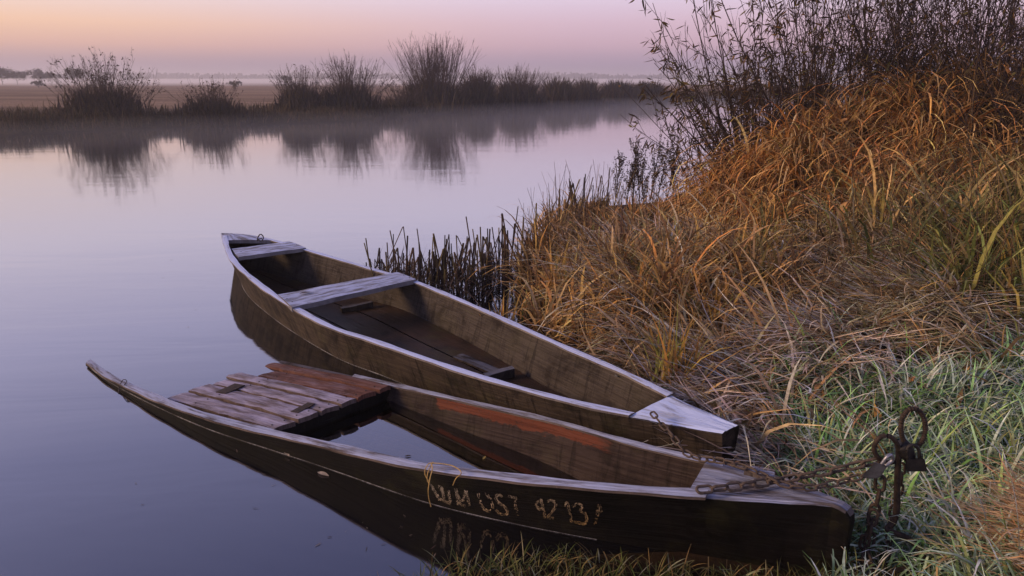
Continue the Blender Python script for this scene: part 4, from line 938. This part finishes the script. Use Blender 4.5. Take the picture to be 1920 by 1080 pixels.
willow('tangled dark bush overhanging grass at the right edge', R0(1935, 330, 6.6), 44, (-.3, .0, .8), (.35, .25, .3), (.8, 2.3), .35, 320, 900, 1400, (.04, .09))
# farther bush on the same bank, seen through the willow
e_ = R0(1475, 262, 13.0)
s0 = fan(e_, 260, (0, 0, 1), (.36, .25, .1), (1.1, 2.2), .34, 7, (0, 0, .1), .06); s1 = branch(s0, 900, .15, .95, .35, .2, (.25, .5), 5)
put_bush('willow_bush', 'brown twiggy round bush farther along the right bank', e_, [s0, s1], [U(.5, 1, 260) * .010, U(.3, .5, 900) * .010], None, 'leafy willows on the right bank', bark=BARK)

# bare bushes on the far bank
def far_bush(label, px0, px1, pyt, pyb, Y, n=90, nb=260, spreadf=1.0, leafn=0, undergrowth=500, low=.4, wig=.085, bend=.1, bsp=.36, name='bare_willow_bush'):
    pxm = (px0 + px1) / 2; base = Q(pxm, pyb, Y); top = Q(pxm, pyt, Y); h = top[2] - base[2]; hw = (px1 - px0) / 2 / F * Y * 1.03
    root = np.array([base[0], Y, max(.0, gz(base[0], Y)) - .05]); h = top[2] - root[2]
    a_ = math.atan2(hw, h * .75)
    n = int(n * 1.5); nb = int(nb * 1.6)
    xo = np.clip(rng.normal(0, .34, n), -.8, .8); th = xo * a_ * 1.25 * spreadf + rng.normal(0, .16, n); ph = rng.normal(0, .35, n)
    d_ = np.stack([np.sin(th), np.sin(ph) * .5, np.cos(th)], 1)
    rt = root[None] + np.stack([xo * hw * .62, rng.normal(0, hw * .25, n), np.zeros(n)], 1)
    env = np.sqrt(np.clip(1 - (th / (a_ * 1.55)) ** 2, .12, 1))
    s0 = grow(rt, d_, U(.62, 1.0, n) * h * env / np.maximum(.8, np.cos(th)), 8, (0, 0, bend), wig); s1 = branch(s0, nb, .2, .95, bsp, .18, (.2, .45), 5, .09)
    s2 = branch(s1, nb * 2, .1, .9, bsp + .08, .15, (.3, .6), 4, .1)
    rr0 = .0095 * Y / 27
    lf_ = leaf_on(np.concatenate([s1[:, -4:], s2[:, -4:]]), leafn, (.05, .11), (.02, .045), [(2, (.04, .026, .018)), (1, (.07, .045, .02))], .3) if leafn else None
    u_ = None
    if undergrowth:
        k_ = undergrowth; rp_ = root[None] + np.stack([rng.normal(0, hw * .5, k_), rng.normal(-.2, .5, k_), np.zeros(k_)], 1); rp_[:, 2] = np.maximum(ground(rp_[:, 0], rp_[:, 1]), -.02)
        hgt_ = h * low * np.exp(-((rp_[:, 0] - root[0]) / (hw * .95)) ** 4)
        u_ = blades(rp_, U(0, 6.28, k_), np.maximum(.25, hgt_ * U(.4, 1.1, k_)), U(.0, .5, k_), U(.0, 1.1, k_), U(.025, .07, k_) * Y / 30, pick([(3, (.045, .030, .020)), (2, (.065, .045, .024)), (1, (.032, .022, .018))], k_), segs=3)
    return put_bush(name, label, root, [s0, s1, s2], [U(.6, 1.1, n) * rr0, U(.4, .6, nb) * rr0, U(.3, .4, nb * 2) * rr0], lf_, 'bare bushes on the far bank', bark=BARKFAR, brush=u_)
far_bush('large bare dark bush farthest left on the far bank', 122, 288, 98, 222, 25.5, 95, 420, 1.0, 900, 1100, .5, .09)
far_bush('small bare bush standing alone right of the large one', 345, 452, 140, 215, 26.5, 46, 190, 1.0, 420, 800, .55, .09)
far_bush('broad bare bush with reddish twigs left of a gap', 525, 610, 118, 205, 30.5, 90, 300, .9, 200, 900, .55)
far_bush('tall bare bush crowding the broad one on its right', 600, 718, 100, 205, 31.5, 130, 400, .8, 200, 900, .5)
far_bush('low leafy scrub between the bare bush and pollard willow', 715, 790, 140, 205, 34, 26, 90, 1.2, 260, 260, .4, .1)
far_bush('tallest round pollard willow on the far bank with fanned stems', 748, 888, 62, 203, 37, 190, 560, .80, 0, 900, .42, .025, .12)
far_bush('dense bare bush just right of the pollard willow', 862, 930, 120, 203, 39.5, 120, 260, .9, 0, 900, .75)
far_bush('rounded bare bush midway along the far hedge', 925, 1022, 120, 200, 41.5, 150, 420, .85, 0, 1100, .65)
far_bush('low bare thicket right of the rounded bush', 1015, 1080, 140, 196, 45, 120, 240, .9, 0, 900, .9)
far_bush('second low bare thicket near the river bend', 1072, 1125, 144, 194, 47.5, 120, 240, .9, 0, 900, .9)
far_bush('dark low bush at the distant river bend', 1125, 1195, 149, 192, 52, 80, 220, .9, 0, 1000, 1.0)
far_bush('last low bush fading beyond the leaning willow leaves', 1180, 1250, 152, 190, 56, 80, 220, .9, 0, 1000, 1.0)
# rough grass along the far water's edge
n = 15000; k_ = rng.integers(2, 10, n); f_ = U(0, 1, n)[:, None]; q = far_shore[k_] * (1 - f_) + far_shore[k_ + 1] * f_
tn = nrm(far_shore[k_ + 1] - far_shore[k_]); off = np.abs(rng.normal(0, 1.5, n))[:, None] + .05
q = q + np.stack([-tn[:, 1], tn[:, 0]], 1) * off; rt = np.stack([q[:, 0], q[:, 1], ground(q[:, 0], q[:, 1])], 1)
c1 = pick([(3, (.060, .040, .022)), (2, (.085, .058, .030)), (2, (.045, .040, .018)), (1, (.12, .08, .045))], n)
far_d = np.linalg.norm(q, axis=1)
parts = [blades(rt, U(0, 6.28, n), U(.2, .5, n) * np.clip(1 + .9 * vnoise(q[:, 0], q[:, 1], .9, 51), .35, 2), U(0, .5, n), U(.2, 1.4, n), U(.014, .035, n) * far_d / 27, c1, segs=3)]
add_grass('far_bank_grass', 'dark rough grass along the far water edge', parts)

# far trees and the wood on the horizon
TREEL = attr_mat('far_tree_leaf', .9, .3, .1, .0)
def far_tree(label, px, pyt, pyb, Y, w, name='far_tree'):
    b_ = Q(px, pyb, Y); tp = Q(px, pyt, Y); gzz = gz(b_[0], Y); h = tp[2] - gzz; e = empty(name, (float(b_[0]), float(Y), gzz)); tag(e, label, 'tree', 'hazy trees beyond the meadow')
    rt = np.array([[b_[0], Y, gzz - .2]]); s0 = grow(rt, np.array([[rng.normal(0, .05), 0, 1.]]), np.array([h * .8]), 8, (0, 0, .1), .03)
    v, f = tubes(s0, np.linspace(1, .25, 8)[None] * h * .022, 6); link('trunk', mesh_np('trunk', v, f, True), BARKFAR, e)
    s1 = branch(s0, 26, .25, .95, .6, .25, (.3, .55), 6); s2 = branch(s1, 90, .3, .95, .5, .15, (.35, .6), 5)
    v, f = join([tubes(s1, np.linspace(1, .3, 6)[None] * h * .008 * np.ones((26, 1)), 3), tubes(s2, np.linspace(1, .4, 5)[None] * h * .004 * np.ones((90, 1)), 3)]); link('limbs', mesh_np('limbs', v, f, True), BARKFAR, e)['kind'] = 'stuff'
    n = 1500; cl = rng.normal(0, 1, (26, 3)); cl = nrm(cl) * rng.random((26, 1)) ** .5 * np.array([.34 * w, .34 * w, .33]) * h + np.array([b_[0], Y, gzz + h * .60])
    pos_ = cl[rng.integers(0, 26, n)] + rng.normal(0, h * .06, (n, 3))
    v, f, c = leaves_np(pos_, rng.normal(size=(n, 3)), U(.04, .09, n) * h, U(.03, .05, n) * h, pick([(2, (.040, .036, .026)), (1, (.060, .048, .030))], n)); link('crown', mesh_np('crown', v, f, False, c), TREEL, e)['kind'] = 'stuff'
far_tree('hazy grey tree at the very left edge of the meadow', 4, 122, 152, 150, 1.6)
far_tree('second hazy tree from the left across the meadow', 32, 128, 153, 155, 1.8)
far_tree('low hazy tree third from left across the meadow', 74, 128, 153, 150, 1.9)
far_tree('small hazy tree just left of the large bare bush', 98, 131, 153, 160, 1.8)
far_tree('hazy tree showing through the large bare bush', 140, 124, 153, 150, 1.7)
far_tree('lone round hazy tree between the small bush and broad bush', 536, 140, 156, 130, 1.3)
for (px, pyt, Y, lab) in ((72, 148, 95, 'low hazy scrub patch on the meadow at far left'), (440, 150, 85, 'low dark scrub patch behind the small bare bush')):
    far_tree(lab, px, pyt, 160, Y, 2.6, 'meadow_scrub')
# horizon wood: one mass
n = 16000; x = U(-700, 800, n); y = U(760, 800, n); hh = 6.0 + 3.0 * vnoise(x, y * 0, .02, 61) + 1.2 * vnoise(x, y * 0, .11, 62)
pos_ = np.stack([x, y, U(0, 1, n) * np.maximum(1.5, hh)], 1)
v, f, c = leaves_np(pos_, rng.normal(size=(n, 3)), U(2.5, 5, n), U(2, 4, n), pick([(1, (.035, .034, .03))], n)); o = link('horizon_wood', mesh_np('horizon_wood', v, f, False, c), TREEL); tag(o, 'blue grey wood along the horizon', 'wood', kind='stuff')

# ------------------------------------------------------------------ waterside weeds with dark seed spikes
SEED = attr_mat('seed_head', .9, .4, .1, .0)
def seed_weed(px, py, pyt, Y, label):
    b_ = Q(px, py, Y); root = np.array([b_[0], Y, max(-.02, gz(b_[0], Y)) - .02]); h = Q(px, pyt, Y)[2] - root[2]
    e = empty('seed_weed', tuple(map(float, root))); tag(e, label, 'weed', 'dark seed weeds on the bank')
    s0 = grow(root[None], np.array([[rng.normal(0, .08), rng.normal(0, .08), 1.]]), np.array([h]), 9, (0, 0, .05), .03)
    s1 = branch(s0, 22, .10, .85, .55, .3, (.3, .7), 6, .06, (0, 0, .6))
    v, f = tubes(s0, np.linspace(1, .4, 9)[None] * .0065, 5); link('stem', mesh_np('stem', v, f, True), BARK, e)
    v, f = tubes(s1, np.linspace(1, .4, 6)[None] * .0032 * np.ones((22, 1)), 3); link('side_shoots', mesh_np('side_shoots', v, f, True), BARK, e)['kind'] = 'stuff'
    n = 340; pos_ = []
    for _ in range(n):
        s = s0[0] if random.random() < .22 else s1[random.randrange(22)]; t = random.uniform(.35, 1) * (len(s) - 1.001); k2 = int(t); pos_.append(s[k2] * (1 - (t - k2)) + s[k2 + 1] * (t - k2))
    pos_ = np.array(pos_) + rng.normal(0, .007, (n, 3))
    v, f, c = leaves_np(pos_, rng.normal(size=(n, 3)), U(.012, .034, n), U(.008, .016, n), pick([(2, (.035, .022, .022)), (1, (.06, .038, .025)), (.6, (.09, .07, .03))], n), .5)
    link('seed_heads', mesh_np('seed_heads', v, f, False, c), SEED, e)['kind'] = 'stuff'
for px, py, pt, Y, lab in ((1152, 400, 290, 8.9, 'short seed weed, leftmost over the water'), (1172, 405, 300, 8.7, 'short seed weed, second from the water side'), (1186, 400, 268, 8.8, 'seed weed with leaning top in the dark clump'), (1200, 405, 262, 8.6, 'tall seed weed left of the tallest one'),
                           (1216, 410, 250, 8.5, 'tallest dark seed weed in the waterside clump'), (1230, 400, 262, 8.7, 'tall seed weed right of the tallest one'), (1243, 405, 272, 8.5, 'seed weed near the low willow shoots'), (1262, 400, 290, 8.6, 'last seed weed before the willow shoots'), (1208, 420, 305, 8.1, 'bushy seed weed in front of the clump')):
    seed_weed(px, py, pt, Y, lab)

# dry star-leaved plants and a green weed in the grass
def star_plant(px, py, Y, label, n, L, pal):
    c = Q(px, py, Y); g = gz(c[0], Y + .1); e = empty('dry_leaf_plant', (float(c[0]), Y + .1, g)); tag(e, label, 'plant')
    link('stem', tube_mesh('stem', [np.array([c[0], Y + .1, g - .02]), (c + np.array([c[0], Y + .1, g])) / 2 + np.array([.02, 0, 0]), c], [.005, .003], 5, 8), BARK, e)
    for i in range(n):
        a = i / n * 2 * math.pi + rng.normal(0, .25); L_ = L * rng.uniform(.7, 1.15); w_ = L_ * .26; U_ = np.linspace(0, 1, 7)
        droop = rng.uniform(.2, 1.4); r_ = L_ * np.sin(U_ * 1.2) / 1.2; z_ = .03 * math.sin(a * 2) + L_ * (.25 * U_ - droop * .6 * U_ ** 2)
        cx = c[None] + np.stack([np.cos(a) * r_, np.sin(a) * r_ * .7 - .03, z_], 1); sd__ = np.array([-math.sin(a), math.cos(a), .35]); ww = (w_ * np.sin(U_ ** .8 * math.pi) * .5 + .001)[:, None]
        v = np.concatenate([cx - sd__ * ww, cx + np.array([0, 0, -.15]) * ww, cx + sd__ * ww]); f = [(q, q + 1, 7 + q + 1, 7 + q) for q in range(6)] + [(7 + q, 7 + q + 1, 14 + q + 1, 14 + q) for q in range(6)]
        link('leaf', mesh_np('leaf', v, f, True, np.tile(pick(pal, 1), (21, 1))), GRASS, e)
star_plant(1582, 384, 5.0, 'pale orange star of dry leaves left on the dark slope', 8, .17, [(1, (.46, .24, .09)), (1, (.38, .19, .07))])
star_plant(1738, 398, 5.0, 'pale orange star of dry leaves right of the other star', 9, .13, [(1, (.50, .27, .10)), (1, (.40, .21, .08))])
star_plant(1590, 440, 4.75, 'yellow green leafy weed just below the left dry star', 10, .09, [(1, (.15, .16, .03)), (1, (.09, .12, .03))])
star_plant(1572, 470, 4.7, 'low green leafy weed lowest on the dark slope', 10, .09, [(1, (.17, .17, .03)), (1, (.08, .10, .03))])

# ------------------------------------------------------------------ small things
def floating_leaf(px, py, L, rot, label, z=.004, colr=(.40, .34, .30)):
    c = P(px, py, z); a = rot; U_ = np.linspace(0, 1, 7); d_ = np.array([math.cos(a), math.sin(a), 0]); s_ = np.array([-math.sin(a), math.cos(a), 0])
    cx = c[None] + d_[None] * (U_[:, None] - .5) * L; ww = (np.sin(U_ ** .85 * math.pi) * L * .16 + .0008)[:, None]
    v = np.concatenate([cx - s_ * ww + up3 * ww * .35, cx, cx + s_ * ww + up3 * ww * .35]); f = [(q, q + 1, 8 + q, 7 + q) for q in range(6)] + [(7 + q, 8 + q, 15 + q, 14 + q) for q in range(6)]
    o = link('fallen_leaf', mesh_np('fallen_leaf', v, f, True, np.tile(np.array(colr), (21, 1))), GRASS); tag(o, label, 'leaf', 'fallen leaves')
floating_leaf(606, 889, .065, -.5, 'pale leaf floating beside the dark hull, the larger one')
floating_leaf(538, 851, .05, -.9, 'thin pale leaf stuck at the dark hull waterline', .012)
floating_leaf(573, 549, .085, .5, 'curled dry leaf lying on the main frosted seat', .254, (.10, .08, .08))
floating_leaf(908, 858, .03, 1.2, 'small yellow leaf floating in the bilge water', .005, (.30, .22, .07))
floating_leaf(765, 855, .03, .2, 'tiny dark leaf floating near the sunken deck front', .005, (.08, .06, .05))
TW = attr_mat('twine', .8, .3, .2, .0)
def twine(name, label, paths, r, colr, cat):
    vs = []
    for p_ in paths: vs.append(tubes(spline(p_, 26)[None], np.full((1, 26), r), 5))
    v, f = join(vs); o = link(name, mesh_np(name, v, f, True, np.tile(np.array(colr), (len(v), 1))), TW); tag(o, label, cat)
gA = lambda x, y, up=.0: P(x, y, np.interp(x, [773, 927, 1073], [.222, .252, .277]) + up)
twine('dry_twine', 'loop of yellow dry twine hooked over the dark boat gunwale', [
    [gA(806, 905, -.03), gA(797, 890, .0), gA(798, 878, .02), gA(806, 868, .025), gA(811, 878, .015), gA(806, 898, .0), gA(803, 925, -.06), gA(808, 950, -.13)],
    [gA(806, 868, .022), gA(825, 869, .02), gA(850, 874, .018), gA(865, 886, .01), gA(855, 897, -.01), gA(849, 910, -.04)],
    [gA(812, 866, .02), gA(803, 884, .012), gA(801, 900, -.01), gA(806, 908, -.04)]], .0019, (.40, .26, .09), 'twine')
twine('wire_hook', 'thin bent wire sticking up from the sunken stern tip', [[P(236, 716, .03), P(233, 722, .045), P(238, 714, .06), P(231, 712, .065), P(225, 722, .03), P(222, 738, .0)]], .0022, (.05, .04, .04), 'wire')
twine('rope_knot', 'small rope loop tied on the grey boat stern gunwale', [[Q(482, 452, 5.32), Q(484, 444, 5.32), Q(489, 439, 5.32), Q(494, 445, 5.32), Q(490, 452, 5.32), Q(484, 449, 5.32), Q(491, 447, 5.32)]], .005, (.06, .05, .05), 'rope')

# ------------------------------------------------------------------ morning haze and low mist
def vol_box(name, lo, hi, dens, colr, label, an=.2):
    x0, y0, z0 = lo; x1, y1, z1 = hi
    v = [(x, y, z) for z in (z0, z1) for y in (y0, y1) for x in (x0, x1)]
    me = mesh_np(name, v, [(0, 2, 3, 1), (4, 5, 7, 6), (0, 1, 5, 4), (2, 6, 7, 3), (0, 4, 6, 2), (1, 3, 7, 5)])
    m = bpy.data.materials.new(name); m.use_nodes = True; t = m.node_tree; t.nodes.clear()
    o_ = N(t, 'ShaderNodeOutputMaterial'); pv = N(t, 'ShaderNodeVolumePrincipled'); pv.inputs['Color'].default_value = (*colr, 1); pv.inputs['Density'].default_value = dens; pv.inputs['Anisotropy'].default_value = an
    t.links.new(pv.outputs[0], o_.inputs['Volume'])
    o = link(name, me, m); tag(o, label, 'mist', kind='stuff'); return o
vol_box('haze', (-910, -61, -1.2), (910, 2510, 14), .0016, (.86, .84, .90), 'thin morning haze over river and meadow')
vol_box('mist', (-420, 118, -.5), (420, 420, 1.9), .010, (.90, .88, .92), 'white bank of ground mist lying on the far meadow')
vol_box('mist', (-45, 17, -.4), (60, 62, .42), .011, (.90, .88, .92), 'thin mist drifting over the far water')

n = 70; xs = np.r_[U(150, 900, 40), U(600, 1000, 30)]; ys = np.r_[U(330, 1000, 40), U(960, 1060, 30)]; pos_ = np.array([P(x_, y_, .003) for x_, y_ in zip(xs, ys)])
k_ = ~inpoly(pos_[:, 0], pos_[:, 1], boatA_poly) & ~inpoly(pos_[:, 0], pos_[:, 1], boatB_poly) & ~inpoly(pos_[:, 0], pos_[:, 1], near_poly); pos_ = pos_[k_]; n = len(pos_)
d_ = rng.normal(size=(n, 3)); d_[:, 2] = 0; v, f, c = leaves_np(pos_, d_, U(.01, .035, n), U(.002, .006, n), pick([(1, (.08, .06, .05)), (1, (.20, .16, .12))], n), 0); v[:, 2] = .003
o = link('floating_debris', mesh_np('floating_debris', v, f, False, c), LEAF); tag(o, 'tiny specks of leaf and reed adrift on the river', 'debris', kind='stuff')
